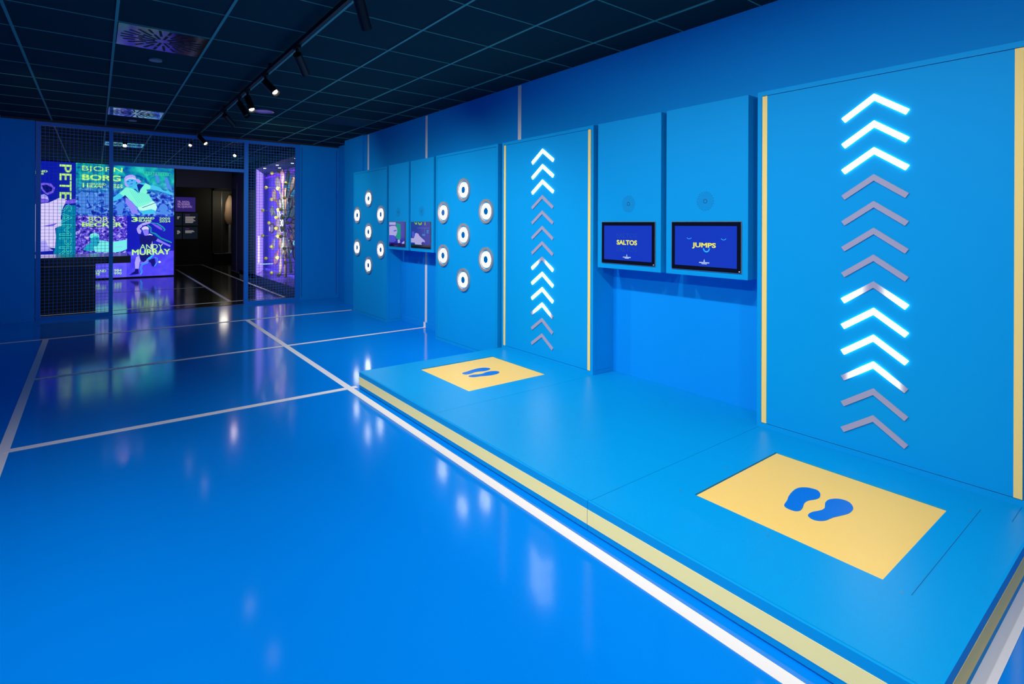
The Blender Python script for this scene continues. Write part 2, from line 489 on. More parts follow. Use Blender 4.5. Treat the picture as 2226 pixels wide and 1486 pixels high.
('sampras','shorts','whiteL',[(-1.285,1.272),(-0.983,1.31),(-0.747,1.252),(-0.731,1.057),(-0.746,0.783),(-0.879,0.806),(-0.909,0.962),(-1.213,0.928)]),
('sampras','shadow_fold','purple2',[(-0.954,1.301),(-0.702,1.37),(-0.777,1.301),(-0.895,1.291)]),
('sampras','leg','lilac',[(-1.213,0.928),(-0.909,0.962),(-0.864,0.805),(-0.775,0.725),(-1.212,0.699)]),
('sampras','teal_field','tealB',[(-0.724,1.252),(-0.627,1.311),(-0.627,1.468),(-0.568,1.784),(-0.368,1.789),(-0.353,0.63),(-0.775,0.643),(-0.731,0.881)])]
LEDTEXT=[
('borg','BJORN','thin',-0.262,2.593,0.524,2.742),
('borg','BORG','bold',-0.262,2.401,0.489,2.542),
('borg','11','bold',-0.245,2.217,-0.143,2.328),
('borg','GRAND\nSLAMS','bold',-0.127,2.228,0.203,2.334),
('borg','1973\n1983','semi',0.305,2.233,0.521,2.327),
('becker','BORIS','thin',-0.133,1.402,0.384,1.523),
('becker','BECKER','bold',-0.258,1.280,0.523,1.388),
('becker','6 GRAND\nSLAMS','bold',-0.161,0.106,0.209,0.237),
('becker','1984\n1990','semi',0.329,0.105,0.513,0.236),
('murray','3','bold',0.709,1.407,0.843,1.527),
('murray','GRAND\nSLAMS','bold',0.857,1.406,1.188,1.529),
('murray','2005\n2024','semi',1.293,1.396,1.533,1.522),
('murray','ANDY','thin',0.887,0.713,1.373,0.838),
('murray','MURRAY','bold',0.720,0.569,1.536,0.712),
('sampras','GRAND\nSLAMS','bold',-1.231,2.485,-0.884,2.588),
('sampras_v','PETE','semi',-0.669,1.926,-0.454,2.743),
('sampras_v','SAMPRAS','outline',-0.673,0.162,-0.449,1.801)]
FOOT=[[(-0.051,0.106),(0.013,0.118),(0.065,0.118),(0.098,0.103),(0.116,0.078),(0.118,0.05),(0.091,0.028),(0.051,0.016),(0.017,0.022),(-0.016,0.035),(-0.053,0.035),(-0.094,0.023),(-0.131,0.018),(-0.152,0.027),(-0.159,0.046),(-0.155,0.07),(-0.136,0.084),(-0.085,0.095)],[(0.008,-0.026),(0.035,-0.018),(0.069,-0.018),(0.101,-0.032),(0.12,-0.057),(0.115,-0.086),(0.083,-0.111),(0.05,-0.12),(0.009,-0.12),(-0.037,-0.107),(-0.08,-0.093),(-0.124,-0.085),(-0.149,-0.072),(-0.163,-0.05),(-0.153,-0.025),(-0.129,-0.017),(-0.097,-0.021),(-0.063,-0.034),(-0.028,-0.038)]]
# ================================================================== SETTING
XW, XP = 3.476, 3.23            # right wall, front plane of the panels on it
YM = 10.0                       # wire mesh partition

floor = struct(B(-1.1, 3.7, -1.5, 10.06, -0.1, 0).build('floor', M_FLOOR))
floor2 = struct(B(-5.2, 5.2, 10.06, 23.3, -0.1, 0).build('floor_dark_hall', M_BLACKFLOOR))
B(0.21, 1.99, 10.045, 10.075, 0, 0.003).build('threshold_strip', mat('brown_strip', (0.05, 0.03, 0.02, 1), 0.5), floor2)


def court_line(parent, pts, dz=0.0):
    vs = [(x, y, 0.0004 + dz) for x, y in pts] + [(x, y, 0.0016 + dz) for x, y in pts]
    mb = MB().add(vs, [(3, 2, 1, 0), (4, 5, 6, 7), (0, 1, 5, 4), (1, 2, 6, 5), (2, 3, 7, 6), (3, 0, 4, 7)])
    return mb.build('court_line', M_WHITE, parent)


def along_y(parent, x0, y0, x1, y1, w=0.055):
    return court_line(parent, [(x0 - w / 2, y0), (x0 + w / 2, y0), (x1 + w / 2, y1), (x1 - w / 2, y1)])


def along_x(parent, x0, y0, x1, y1, w=0.052):
    return court_line(parent, [(x0, y0 - w / 2), (x1, y1 - w / 2), (x1, y1 + w / 2), (x0, y0 + w / 2)], 0.0008)


along_y(floor, 1.649, -0.3, 1.680, 4.40)
along_y(floor, 1.680, 4.4005, 1.708, 8.36)
along_y(floor, -0.425, 3.2, -0.460, 8.38)
along_x(floor, -0.43, 4.405, 1.745, 4.385, 0.06)
along_x(floor, -0.455, 6.285, 3.462, 6.375)
along_x(floor, -1.01, 8.375, 3.23, 8.355)
along_x(floor, 1.76, 0.411, 3.4, 0.411, 0.052)
along_x(floor2, -1.9, 10.53, 2.80, 10.53)
along_x(floor2, -1.9, 13.24, 1.88, 13.24)
along_y(floor2, 1.875, 10.55, 1.905, 18.8)
along_y(floor2, 2.795, 10.55, 2.80, 20.5)
along_x(floor2, 1.0, 20.5, 2.82, 20.5)

wr = struct(B(XW, 3.7, -1.5, 8.45, 0, CEIL).build('wall_right', M_WALL))
for y in (8.29, 6.36, 4.374):
    z0 = 0.07 if y != 4.374 else 2.0
    B(XW - 0.002, XW, y - 0.027, y + 0.027, z0, CEIL - 0.01).build('wall_stripe', M_WHITE, wr)
B(XW - 0.014, XW - 0.012, 6.347, 6.401, 0.0, 0.072).build('wall_stripe', M_WHITE, wr)
struct(B(XW - 0.012, XW, 5.68, 7.04, 0, 0.07).build('baseboard_right', M_WALL))
struct(B(3.44, 3.7, 8.45, 9.24, 0, CEIL).build('trim_1', M_WALL))
struct(B(3.605, 3.7, 9.24, 10.06, 0, CEIL).build('wall_right_recess', M_WALL))
B(3.597, 3.605, 9.33, 9.41, 0.28, 0.36).build('wall_socket', M_STEEL)['label'] = 'small blue wall socket low in the dark corner beside the mesh partition'
bpy.data.objects['wall_socket']['category'] = 'wall socket'
struct(B(-1.15, -1.02, -1.5, 10.06, 0, CEIL).build('wall_left', M_WALL))
struct(B(-1.019, -1.007, -1.5, 9.99, 0, 0.05).build('baseboard_left', M_WALL))
struct(B(-1.02, -0.668, 9.975, 10.06, 0, 2.79).build('wall_back_left', M_WALL))
wb = struct(B(2.90, 3.605, 9.985, 10.06, 0, 2.79).build('wall_back_right', M_WALL))
struct(B(-1.02, 3.605, 9.985, 10.04, 2.79, CEIL).build('trim_2', mat('dark_trim', (0.02, 0.02, 0.025, 1), 0.6)))
for x in (2.93, 3.56):
    B(x, x + 0.006, 9.980, 9.985, 0.06, 2.75).build('panel_joint', M_GROOVE, wb)

# ceiling with its bars
ce = struct(B(-5.2, 5.2, -1.5, 23.3, CEIL, CEIL + 0.1).build('ceiling', M_TILE))
g = MB()
for k in range(-8, 9):
    x = 0.113 + 0.604 * k
    if -5.1 < x < 3.45 or x > 3.45:
        g.box(x - 0.009, x + 0.009, -1.5, 23.2, CEIL - 0.006, CEIL - 0.0005)
g.build('ceiling_grid', M_GRID, ce)
g = MB()
for k in range(-8, 33):
    y = 3.596 + 0.594 * k
    g.box(-5.1, 5.1, y - 0.004, y + 0.004, CEIL - 0.004, CEIL - 0.0005)
g.build('ceiling_grid', M_GRID, ce)


def vent(x0, y0, label, m, slots=True):
    t = thing('ceiling_vent', label, 'air vent', (x0 + 0.302, y0 + 0.297, CEIL))
    B(-0.288, 0.288, -0.288, 0.288, -0.009, -0.005).build('vent_plate', m, t)
    if slots:
        s = MB()
        for k in range(24):
            a = 2 * PI * k / 24 + 0.13
            r0, r1 = ((0.05, 0.16), (0.13, 0.27))[k % 2]
            for (q0, q1) in ((r0, r1), (0.19, 0.27)) if k % 2 == 0 else ((r0, r1),):
                c, sn = math.cos(a), math.sin(a)
                wd = 0.009
                s.add([(c * q0 - sn * wd, sn * q0 + c * wd, -0.0105), (c * q0 + sn * wd, sn * q0 - c * wd, -0.0105),
                       (c * q1 + sn * wd, sn * q1 - c * wd, -0.0105), (c * q1 - sn * wd, sn * q1 + c * wd, -0.0105),
                       (c * q0 - sn * wd, sn * q0 + c * wd, -0.009), (c * q0 + sn * wd, sn * q0 - c * wd, -0.009),
                       (c * q1 + sn * wd, sn * q1 - c * wd, -0.009), (c * q1 - sn * wd, sn * q1 + c * wd, -0.009)],
                      [(3, 2, 1, 0), (4, 5, 6, 7), (0, 1, 5, 4), (1, 2, 6, 5), (2, 3, 7, 6), (3, 0, 4, 7)])
        s.build('swirl_slots', M_BLACK, t)
    return t


G = 'swirl vents in the ceiling'
vent(0.113, 4.784, 'square metal swirl vent, the ceiling vent nearest the camera', M_METALVENT).__setitem__('group', G)
vent(0.113, 8.348, 'square metal swirl vent in the ceiling just before the mesh partition', M_METALVENT).__setitem__('group', G)
vent(0.113, 11.912, 'bright metal swirl vent in the ceiling behind the mesh above the doorway', M_METALVENT).__setitem__('group', G)
vent(2.529, 7.16, 'plain dark square vent in the ceiling by the right wall', M_BLACK, False)
for (x, y, r, lb) in [(0.415, 5.706, 0.05, 'small round ceiling detector behind the nearest swirl vent'),
                      (0.407, 9.27, 0.05, 'small round ceiling detector behind the second swirl vent'),
                      (0.42, 12.9, 0.05, 'small round ceiling detector beyond the mesh partition')]:
    MB().disc(0, 0, r, -0.014, 0).build('ceiling_detector', mat('detector_grey', (0.18, 0.2, 0.24, 1), 0.4), None, Matrix.Translation((x, y, CEIL)), label=lb, category='detector', group='round ceiling detectors')
MB().disc(0, 0, 0.12, -0.012, 0).ring(0, 0, 0.11, 0.125, -0.016, 0).build('ceiling_speaker', mat('speaker_grey', (0.22, 0.2, 0.35, 1), 0.25, metal=0.6), None, Matrix.Translation((1.70, 7.42, CEIL)),
                                    label='round flush ceiling speaker right of the track of spotlights', category='speaker')

# ================================================================== TRACK AND SPOTLIGHTS
XT = 1.245
tr = thing('light_track', 'long black track for spotlights under the dark ceiling', 'light track', (XT, 4, CEIL))
B(-0.012, 0.012, -5.2, 5.75, -0.062, -0.030).build('rail', M_BLACK, tr)
for y in (-3.5, -1.2, 1.2, 3.4, 5.6):
    B(-0.01, 0.01, y - 0.02, y + 0.02, -0.030, 0).build('hanger', M_BLACK, tr)


def spotlight(top, d, lit, label, energy=0, L=0.2, r=0.033, size=100, blend=0.85, rail=True):
    top = Vector(top); d = Vector(d).normalized()
    t = thing('spotlight', label, 'spotlight', (top.x, top.y, CEIL - 0.062), 'black cylinder spotlights')
    base = Vector((0, 0, 0)); tl = top - t.location
    MB().box(-0.016, 0.016, -0.05, 0.05, -0.02, 0).build('adapter', M_BLACK, t)
    mid = tl + d * L * 0.35
    side = d.cross(Vector((0, 0, 1)))
    side = side.normalized() if side.length > 0.1 else Vector((1, 0, 0))
    MB().rod((0, 0, -0.018), (0, 0, -0.045), 0.012).rod((0, 0, -0.045), mid + Vector((0, 0, 0.01)), 0.011).build('bracket', M_BLACK, t)
    end = tl + d * L
    MB().rod(tl, end, r, 28, caps=False).rod(tl, tl - d * 0.004, r, 28, r * 0.85).rod(end, end - d * 0.03, r * 0.86, 28, r * 0.5, caps=False).build('housing', M_BLACK, t, smooth=True)
    lens = MB().rod(end - d * 0.016, end - d * 0.018, r * 0.78, 24)
    lens.build('lens', lit if lit else mat('dark_lens', (0.03, 0.03, 0.03, 1), 0.1), t)
    if energy:
        p = top + d * (L + 0.03)
        lamp('spot_lamp', 'SPOT', p, energy, COOL, p + d, spot_size=math.radians(size), spot_blend=blend, shadow_soft_size=0.03)
    return t


spotlight((XT, 3.135, 2.739), (0.475, 0.475, -0.74), False, 'black cylinder spotlight cut by the top edge, nearest the camera on the track', 60)
spotlight((XT, 4.369, 2.696), (0.50, 0.65, -0.52), False, 'black cylinder spotlight pointing away, second from the camera on the track', 60)
spotlight((XT, 5.365, 2.686), (0.281, -0.740, -0.611), M_LENS_SOFT, 'black cylinder spotlight with bright lens hanging alone in the middle of the track')
spotlight((XT, 6.112, 2.679), (0.087, -0.64, -0.763), M_LENS_SOFT, 'right one of two spotlights hanging close together on the track, lens lit')
spotlight((XT, 6.52, 2.693), (0.277, -0.582, -0.764), False, 'left one of two spotlights hanging close together on the track')
spotlight((XT, 7.375, 2.697), (0.60, 0.654, -0.456), False, 'unlit-looking black spotlight near the far end of the track', 60)
spotlight((XT, 9.411, 2.691), (0.363, -0.706, -0.608), M_LENS_SOFT, 'last spotlight at the far end of the track, lens lit, before the mesh')
# spots of the hall behind the mesh
for (x, y, lb) in [(1.30, 10.5, 'lit spotlight seen through the header mesh beside the end of the track'),
                   (0.40, 11.2, 'lit spotlight seen through the mesh above the left end of the video wall'),
                   (2.20, 11.55, 'lit spotlight seen through the mesh near the right doorway post')]:
    d = Vector((-x * 0.25, -0.8, -0.6))
    spotlight((x, y + 0.13, 2.76), d, M_LENS if x != 1.30 else M_LENS_SOFT, lb, 0, 0.14, 0.03)
lamp('spot_lamp', 'SPOT', (1.3, 10.7, 2.6), 25, (1, 0.9, 0.75), (0.6, 10.2, 0), spot_size=1.6, spot_blend=0.9)

# wall wash of the near half of the right wall
for (y, e) in [(3.4, 75), (4.6, 80), (5.7, 70), (6.9, 56), (8.0, 36)]:
    lamp('spot_lamp', 'SPOT', (1.27, y, 2.57), e, COOL, (3.2, y + 0.05, 0.40), spot_size=math.radians(129 if y < 4 else 108), spot_blend=1.0, shadow_soft_size=0.03)
lamp('spot_lamp', 'SPOT', (1.2, 8.3, 2.6), 15, COOL, (1.1, 10.0, 0.9), spot_size=math.radians(110), spot_blend=0.9, shadow_soft_size=0.04)  # added spot without a fitting, brightens the mesh and the floor before it
lamp('spot_lamp', 'SPOT', (-0.6, 6.2, 2.6), 20, COOL, (-0.2, 9.6, 1.2), spot_size=math.radians(90), spot_blend=1.0, shadow_soft_size=0.04)  # added spot without a fitting, brightens the mesh and back wall at left

# ================================================================== WIRE MESH PARTITION
def mesh_screen(x0, x1, z0, z1, label, posts, bars):
    t = thing('mesh_screen', label, 'mesh screen', ((x0 + x1) / 2, YM, z0), 'blue wire mesh screens of the partition')
    cx = (x0 + x1) / 2
    for (a, b) in posts:
        B(a - cx, b - cx, -0.025, 0.025, 0, z1 - z0).build('post', M_STEEL, t)
    ix0, ix1 = x0, x1
    for (a, b) in posts:
        if a <= x0 + 0.001:
            ix0 = b
        if b >= x1 - 0.001:
            ix1 = a
    for (a, b) in bars:
        B(ix0 - cx, ix1 - cx, -0.022, 0.022, a - z0, b - z0).build('rail', M_STEEL, t)
    zz0 = bars[0][1]; zz1 = bars[1][0]
    wm = MB(); p = 0.0475; r = 0.0019
    n = int((ix1 - ix0) / p)
    for i in range(1, n + 1):
        x = ix0 + i * (ix1 - ix0) / (n + 1) - cx
        wm.box(x - r, x + r, -r, r, zz0 - z0, zz1 - z0)
    n = int((zz1 - zz0) / p)
    for i in range(1, n + 1):
        z = zz0 + i * (zz1 - zz0) / (n + 1) - z0
        wm.box(ix0 - cx, ix1 - cx, -r * 3, -r, z - r, z + r)
    wm.build('wire_mesh', M_STEEL, t)
    return t


mesh_screen(-0.66, 0.206, 0, 2.785, 'tall blue wire mesh screen left of the doorway, desk behind it', [(-0.66, -0.608), (0.157, 0.206)], [(0.0, 0.05), (2.735, 2.785)])
mesh_screen(0.2065, 1.987, 2.235, 2.785, 'blue wire mesh header above the open doorway', [], [(2.235, 2.288), (2.735, 2.785)])
mesh_screen(1.9875, 2.895, 0, 2.785, 'tall blue wire mesh screen right of the doorway, before the racket display', [(1.9875, 2.052), (2.822, 2.895)], [(0.0, 0.05), (2.735, 2.785)])

# ================================================================== PANELS ON THE RIGHT WALL
def board(y0, y1, z0, z1, name, label, cat, group, stripes=False):
    """upright box panel: carcass with a framed front board and a framed side board"""
    t = thing(name, label, cat, ((XP + XW) / 2, (y0 + y1) / 2, z0), group)
    cx, cy = t.location.x, t.location.y
    b = MB().box(XP + 0.006 - cx, XW - 0.001 - cx, y0 + 0.004 - cy, y1 - cy, 0, z1 - z0)
    b.build('carcass', M_GROOVE, t)
    bw = 0.027
    f = MB()
    xa, xb = XP - cx, XP + 0.008 - cx
    f.box(xa, xb, y0 - cy, y0 + bw - cy, 0, z1 - z0).box(xa, xb, y1 - bw - cy, y1 - cy, 0, z1 - z0)
    f.box(xa, xb, y0 + bw - cy, y1 - bw - cy, 0, bw).box(xa, xb, y0 + bw - cy, y1 - bw - cy, z1 - z0 - bw, z1 - z0)
    # side frame facing the camera, top and far side skins
    f.box(xb, xb + 0.03, y0 - cy, y0 + 0.004 - cy, 0, z1 - z0).box(XW - 0.032 - cx, XW - 0.001 - cx, y0 - cy, y0 + 0.004 - cy, 0, z1 - z0)
    f.box(xb + 0.03, XW - 0.032 - cx, y0 - cy, y0 + 0.004 - cy, 0, 0.03).box(xb + 0.03, XW - 0.032 - cx, y0 - cy, y0 + 0.004 - cy, z1 - z0 - 0.03, z1 - z0)
    f.box(xb, XW - 0.001 - cx, y0 - cy, y1 - cy, z1 - z0, z1 - z0 + 0.002).box(xb, XW - 0.001 - cx, y1 - cy, y1 + 0.002 - cy, 0, z1 - z0)
    f.build('frame', M_PAINT, t)
    gp = 0.003
    B(XP + 0.0008 - cx, XP + 0.008 - cx, y0 + bw + gp - cy, y1 - bw - gp - cy, bw + gp, z1 - z0 - bw - gp).build('front_board', M_PAINT, t)
    B(xb + 0.032, XW - 0.034 - cx, y0 + 0.0008 - cy, y0 + 0.004 - cy, 0.032, z1 - z0 - 0.032).build('side_board', M_PAINT, t)
    if stripes:
        for a in (y0 + bw + gp, y1 - bw - gp - 0.030):
            B(XP - 0.0012 - cx, XP + 0.0008 - cx, a - cy, a + 0.030 - cy, bw + gp, z1 - z0 - bw - gp).build('yellow_stripe', M_YELLOW, t)
    return t


CHEV = [(0, 0), (0.155, -0.107), (0.1385, -0.1305), (0, -0.0345), (-0.1385, -0.1305), (-0.155, -0.107)]


def chevrons(t, yc):
    cx, cy, z0 = t.location
    for i in range(13):
        ztop = 2.062 - 0.1403 * i
        if i < 3 or i in (8, 9):
            m, st = M_LIT, 'lit white'
        elif i == 7:
            m, st = M_PART_ENDS, 'lit only at both ends'
        elif i == 10:
            m, st = M_PART_APEX, 'lit except at both ends'
        else:
            m, st = M_UNLIT, 'unlit grey'
        o = MB().prism(CHEV, 0, 0.006).build('chevron_light', m, t, frame((XP - cx, yc - cy, ztop - z0), '-x'))
        o['label'] = st + ' chevron light bar'


def targets(t, yc):
    cx, cy, z0 = t.location
    for (dy, z) in [(0, 1.752), (0.437, 1.507), (-0.437, 1.507), (0, 1.254), (0.437, 1.005), (-0.437, 1.005), (0, 0.756)]:
        fm = frame((XP - cx, yc + dy - cy, z - z0), '-x')
        o = MB().ring(0, 0, 0.103, 0.128, 0, 0.016).ring(0, 0, 0.098, 0.103, 0, 0.009).build('target_light', M_GREYRING, t, fm)
        MB().ring(0, 0, 0.038, 0.083, 0.0, 0.010).build('glow_ring', M_RINGLIT, o)
        MB().disc(0, 0, 0.038, 0.0, 0.012).build('push_button', mat('blue_button', (0.0, 0.13, 0.42, 1), 0.12), o)
        MB().ring(0, 0, 0.083, 0.100, 0.0, 0.003).build('recess_ring', mat('recess_blue', (0.0, 0.2, 0.5, 1), 0.4), o)


GC = 'blue wall panels with chevron lights'
GT = 'blue wall panels with round target lights'
p = board(0.470, 1.705, 0.137, 2.188, 'chevron_panel', 'large blue wall panel with chevron lights, nearest the camera, on the platform', 'wall panel', GC, True)
chevrons(p, 1.0755)
p = board(3.090, 4.343, 0.137, 2.188, 'chevron_panel', 'blue wall panel with chevron lights at the far end of the platform', 'wall panel', GC, True)
chevrons(p, 3.724)
p = board(4.418, 5.672, 0.0, 2.190, 'target_panel', 'blue wall panel with seven round lights beside the chevron panel', 'wall panel', GT)
targets(p, 5.050)
p = board(7.050, 8.285, 0.0, 2.180, 'target_panel', 'blue wall panel with seven round lights farthest from the camera', 'wall panel', GT)
targets(p, 7.668)

def cabinet(y0, y1, label, sy):
    t = thing('screen_cabinet', label, 'wall cabinet', ((XP + XW) / 2, (y0 + y1) / 2, 1.026), 'blue hanging cabinets with a screen')
    cx, cy, z0 = t.location
    B(XP - cx, XW - 0.001 - cx, y0 - cy, y1 - cy, 0, 2.187 - z0).build('body', M_PAINT, t, bevel=0.002)
    s = MB()
    for k in range(1, 9):
        rr = 0.062 * (k / 8.0) ** 0.9
        nn = 22
        for i in range(nn):
            a = 2 * PI * (i + 0.5 * (k % 2)) / nn
            s.disc(rr * math.cos(a) * 0.98, rr * math.sin(a), 0.0009 + 0.00022 * k, 0, 0.0006, 6)
    s.ring(0, 0, 0.012, 0.0145, 0, 0.0006, 24)
    s.build('speaker_grille', mat('hole_dark', (0.0, 0.03, 0.12, 1), 0.8), t, frame((XP - cx, sy - cy, 1.531 - z0), '-x'))
    return t


cabinet(1.765, 2.376, 'blue hanging cabinet with the JUMPS screen, next to the nearest chevron panel', 2.065)
cabinet(2.422, 3.040, 'blue hanging cabinet with the SALTOS screen, beside the far chevron panel', 2.722)
cabinet(5.730, 6.332, 'blue hanging cabinet beside the nearer target panel, right one of the far pair', 6.035)
cabinet(6.388, 6.990, 'blue hanging cabinet beside the farthest target panel, left one of the far pair', 6.69)

M_SCR = emit('screen_blue', srgb(0, 50, 190), 1.0, True)
M_SCRTXT = emit('screen_yellow', srgb(240, 238, 70), 1.0)
M_SCRFAINT = emit('screen_faint', srgb(10, 70, 160), 1.0)
M_SCRWHITE = emit('screen_white', srgb(190, 215, 255), 1.0)
M_SCRCYAN = emit('screen_cyan', srgb(20, 170, 255), 1.0)


def monitor(y0, y1, z0, z1, label, word=None):
    t = thing('touchscreen_monitor', label, 'screen', (XP, (y0 + y1) / 2, z0), 'black framed screens in the hanging cabinets')
    cy = t.location.y
    W = y1 - y0; Hh = z1 - z0
    fm = frame((0, 0, 0), '-x')
    MB().prism([(-W / 2, 0), (W / 2, 0), (W / 2, Hh), (-W / 2, Hh)], 0.0, 0.008).build('frame', M_ALU, t, fm)
    MB().prism([(-W / 2 + .003, .003), (W / 2 - .003, .003), (W / 2 - .003, Hh - .003), (-W / 2 + .003, Hh - .003)], 0.008, 0.010).build('bezel', M_BLACKGLOSS, t, fm)
    if word:
        dw = W - 0.058; dz0 = 0.030; dz1 = Hh - 0.030
        d = MB().prism([(-dw / 2, dz0), (dw / 2, dz0), (dw / 2, dz1), (-dw / 2, dz1)], 0.010, 0.0105).build('display', M_SCR, t, fm)
        zc = 0.168
        if word == 'SALTOS':
            lettering('title_lettering', word, 'bold', M_SCRTXT, d, None, -0.100, zc - 0.018, 0.098, zc + 0.019, 0.0108)
            for dz in (-0.052, 0.052):
                lettering('faint_lettering', word, 'outline', M_SCRFAINT, d, None, -0.100, zc + dz - 0.018, 0.098, zc + dz + 0.019, 0.0108)
        else:
            lettering('title_lettering', word, 'bold', M_SCRTXT, d, None, -0.092, zc - 0.020, 0.085, zc + 0.021, 0.0108)
            def smile(cx, cz, rx, rz, th):
                a = [(cx + rx * math.cos(PI + PI * i / 12), cz + rz * math.sin(PI + PI * i / 12)) for i in range(13)]
                b = [(cx + (rx - th) * math.cos(PI + PI * i / 12), cz + (rz - th) * math.sin(PI + PI * i / 12)) for i in range(13)]
                MB().prism(a + b[::-1], 0.0105, 0.0112).build('blue_arc', M_SCRCYAN, d)
            smile(0.016, zc - 0.015, 0.026, 0.028, 0.009)
            smile(-0.116, zc + 0.053, 0.018, 0.010, 0.004)
            smile(0.140, zc + 0.053, 0.018, 0.012, 0.004)
        MB().prism([(-0.005, 0.062), (0.005, 0.062), (0.0005, 0.080)], 0.0105, 0.0112).build('tower_logo', M_SCRWHITE, d)
        MB().prism([(-0.038, 0.053), (0.038, 0.053), (0.038, 0.059), (-0.038, 0.059)], 0.0105, 0.0112).prism([(-0.02, 0.046), (0.02, 0.046), (0.02, 0.050), (-0.02, 0.050)], 0.0105, 0.0112).build('small_print', M_SCRWHITE, d)
        MB().disc(W / 2 - 0.012, 0.012, 0.004, 0.010, 0.011, 16).build('indicator', M_SCRWHITE, t, fm)
    return t


monitor(1.804, 2.324, 1.064, 1.395, 'black framed screen reading JUMPS in yellow on blue', 'JUMPS')
monitor(2.466, 2.989, 1.067, 1.395, 'black framed screen reading SALTOS in yellow on blue', 'SALTOS')


def picture(t, W, Hh, bg, shapes):
    fm = frame((0, 0, 0), '-x')
    x0, x1, z0, z1 = -W / 2 + 0.012, W / 2 - 0.012, 0.045, Hh - 0.008
    d = MB().prism([(x0, z0), (x1, z0), (x1, z1), (x0, z1)], 0.010, 0.0105).build('display', bg, t, fm)
    for k, (nm, m, pts) in enumerate(shapes):
        dd = 0.0106 + 0.0003 * k
        MB().prism([(x0 + (x1 - x0) * u, z1 - (z1 - z0) * v) for u, v in pts], dd, dd + 0.0002).build(nm, m, d)


P_L = emit('pic_lilac', srgb(175, 170, 228), 0.9); P_P = emit('pic_purple', srgb(70, 75, 205), 0.9); P_G = emit('pic_green', srgb(0, 150, 130), 0.9)
P_N = emit('pic_navy', srgb(5, 25, 150), 0.9, True); P_Y = emit('pic_yellowgreen', srgb(130, 190, 60), 0.9); P_C = emit('pic_cyan', srgb(60, 130, 200), 0.9)
mo = monitor(5.780, 6.303, 1.068, 1.403, 'small screen with cut off green letters, right one of the far pair')
picture(mo, 0.523, 0.335, P_N, [
    ('letters', P_Y, [(0.16, 0.0), (0.20, 0.0), (0.23, 0.06), (0.27, 0.0), (0.31, 0.0), (0.31, 0.10), (0.27, 0.10), (0.24, 0.10)]),
    ('letters', P_Y, [(0.36, 0.0), (0.42, 0.0), (0.44, 0.06), (0.50, 0.06), (0.53, 0.0), (0.58, 0.0), (0.56, 0.10), (0.48, 0.13), (0.40, 0.10)]),
    ('letters', P_Y, [(0.72, 0.0), (0.76, 0.0), (0.76, 0.13), (0.72, 0.13)]),
    ('blue_block', P_P, [(0.05, 0.42), (0.18, 0.42), (0.18, 0.68), (0.05, 0.68)]),
    ('player', P_L, [(0.0, 0.72), (0.15, 0.72), (0.20, 0.62), (0.22, 0.50), (0.30, 0.48), (0.40, 0.52), (0.45, 0.60), (0.58, 0.70), (0.72, 0.80), (0.75, 0.88), (0.62, 0.86), (0.55, 0.92), (0.58, 1.0), (0.22, 1.0), (0.20, 0.92), (0.0, 0.92)]),
    ('court_line', P_C, [(0.35, 0.245), (0.97, 0.245), (0.97, 0.26), (0.74, 0.26), (0.74, 0.60), (0.725, 0.60), (0.725, 0.26), (0.35, 0.26)]),
    ('number_mark', P_C, [(0.84, 0.34), (0.94, 0.34), (0.96, 0.38), (0.90, 0.42), (0.96, 0.48), (0.82, 0.48), (0.86, 0.42), (0.82, 0.38)]),
    ('number_mark', P_C, [(0.60, 0.52), (0.76, 0.52), (0.76, 0.60), (0.60, 0.60)])])
mo = monitor(6.459, 6.957, 1.065, 1.405, 'screen with a pale player and a green stripe, left one of the far pair')
picture(mo, 0.498, 0.34, P_N, [
    ('pale_band', P_L, [(0.0, 0.0), (0.42, 0.0), (0.42, 0.13), (0.0, 0.13)]),
    ('green_stripe', P_G, [(0.45, 0.03), (0.74, 0.10), (0.74, 0.80), (0.60, 0.82), (0.45, 0.75)]),
    ('player', P_L, [(0.0, 0.22), (0.12, 0.18), (0.40, 0.17), (0.50, 0.28), (0.53, 0.42), (0.48, 0.58), (0.42, 0.68), (0.30, 0.62), (0.0, 0.62)]),
    ('player_shorts', P_P, [(0.0, 0.62), (0.30, 0.62), (0.42, 0.70), (0.45, 0.88), (0.30, 0.95), (0.0, 0.95)]),
    ('shirt_fold', P_P, [(0.28, 0.40), (0.48, 0.36), (0.48, 0.42), (0.30, 0.44)]),
    ('pale_spot', P_L, [(0.55, 0.84), (0.68, 0.80), (0.72, 0.95), (0.58, 0.98)]),
    ('pale_spot', P_L, [(0.82, 0.95), (0.98, 0.86), (0.98, 0.98), (0.84, 1.0)])])

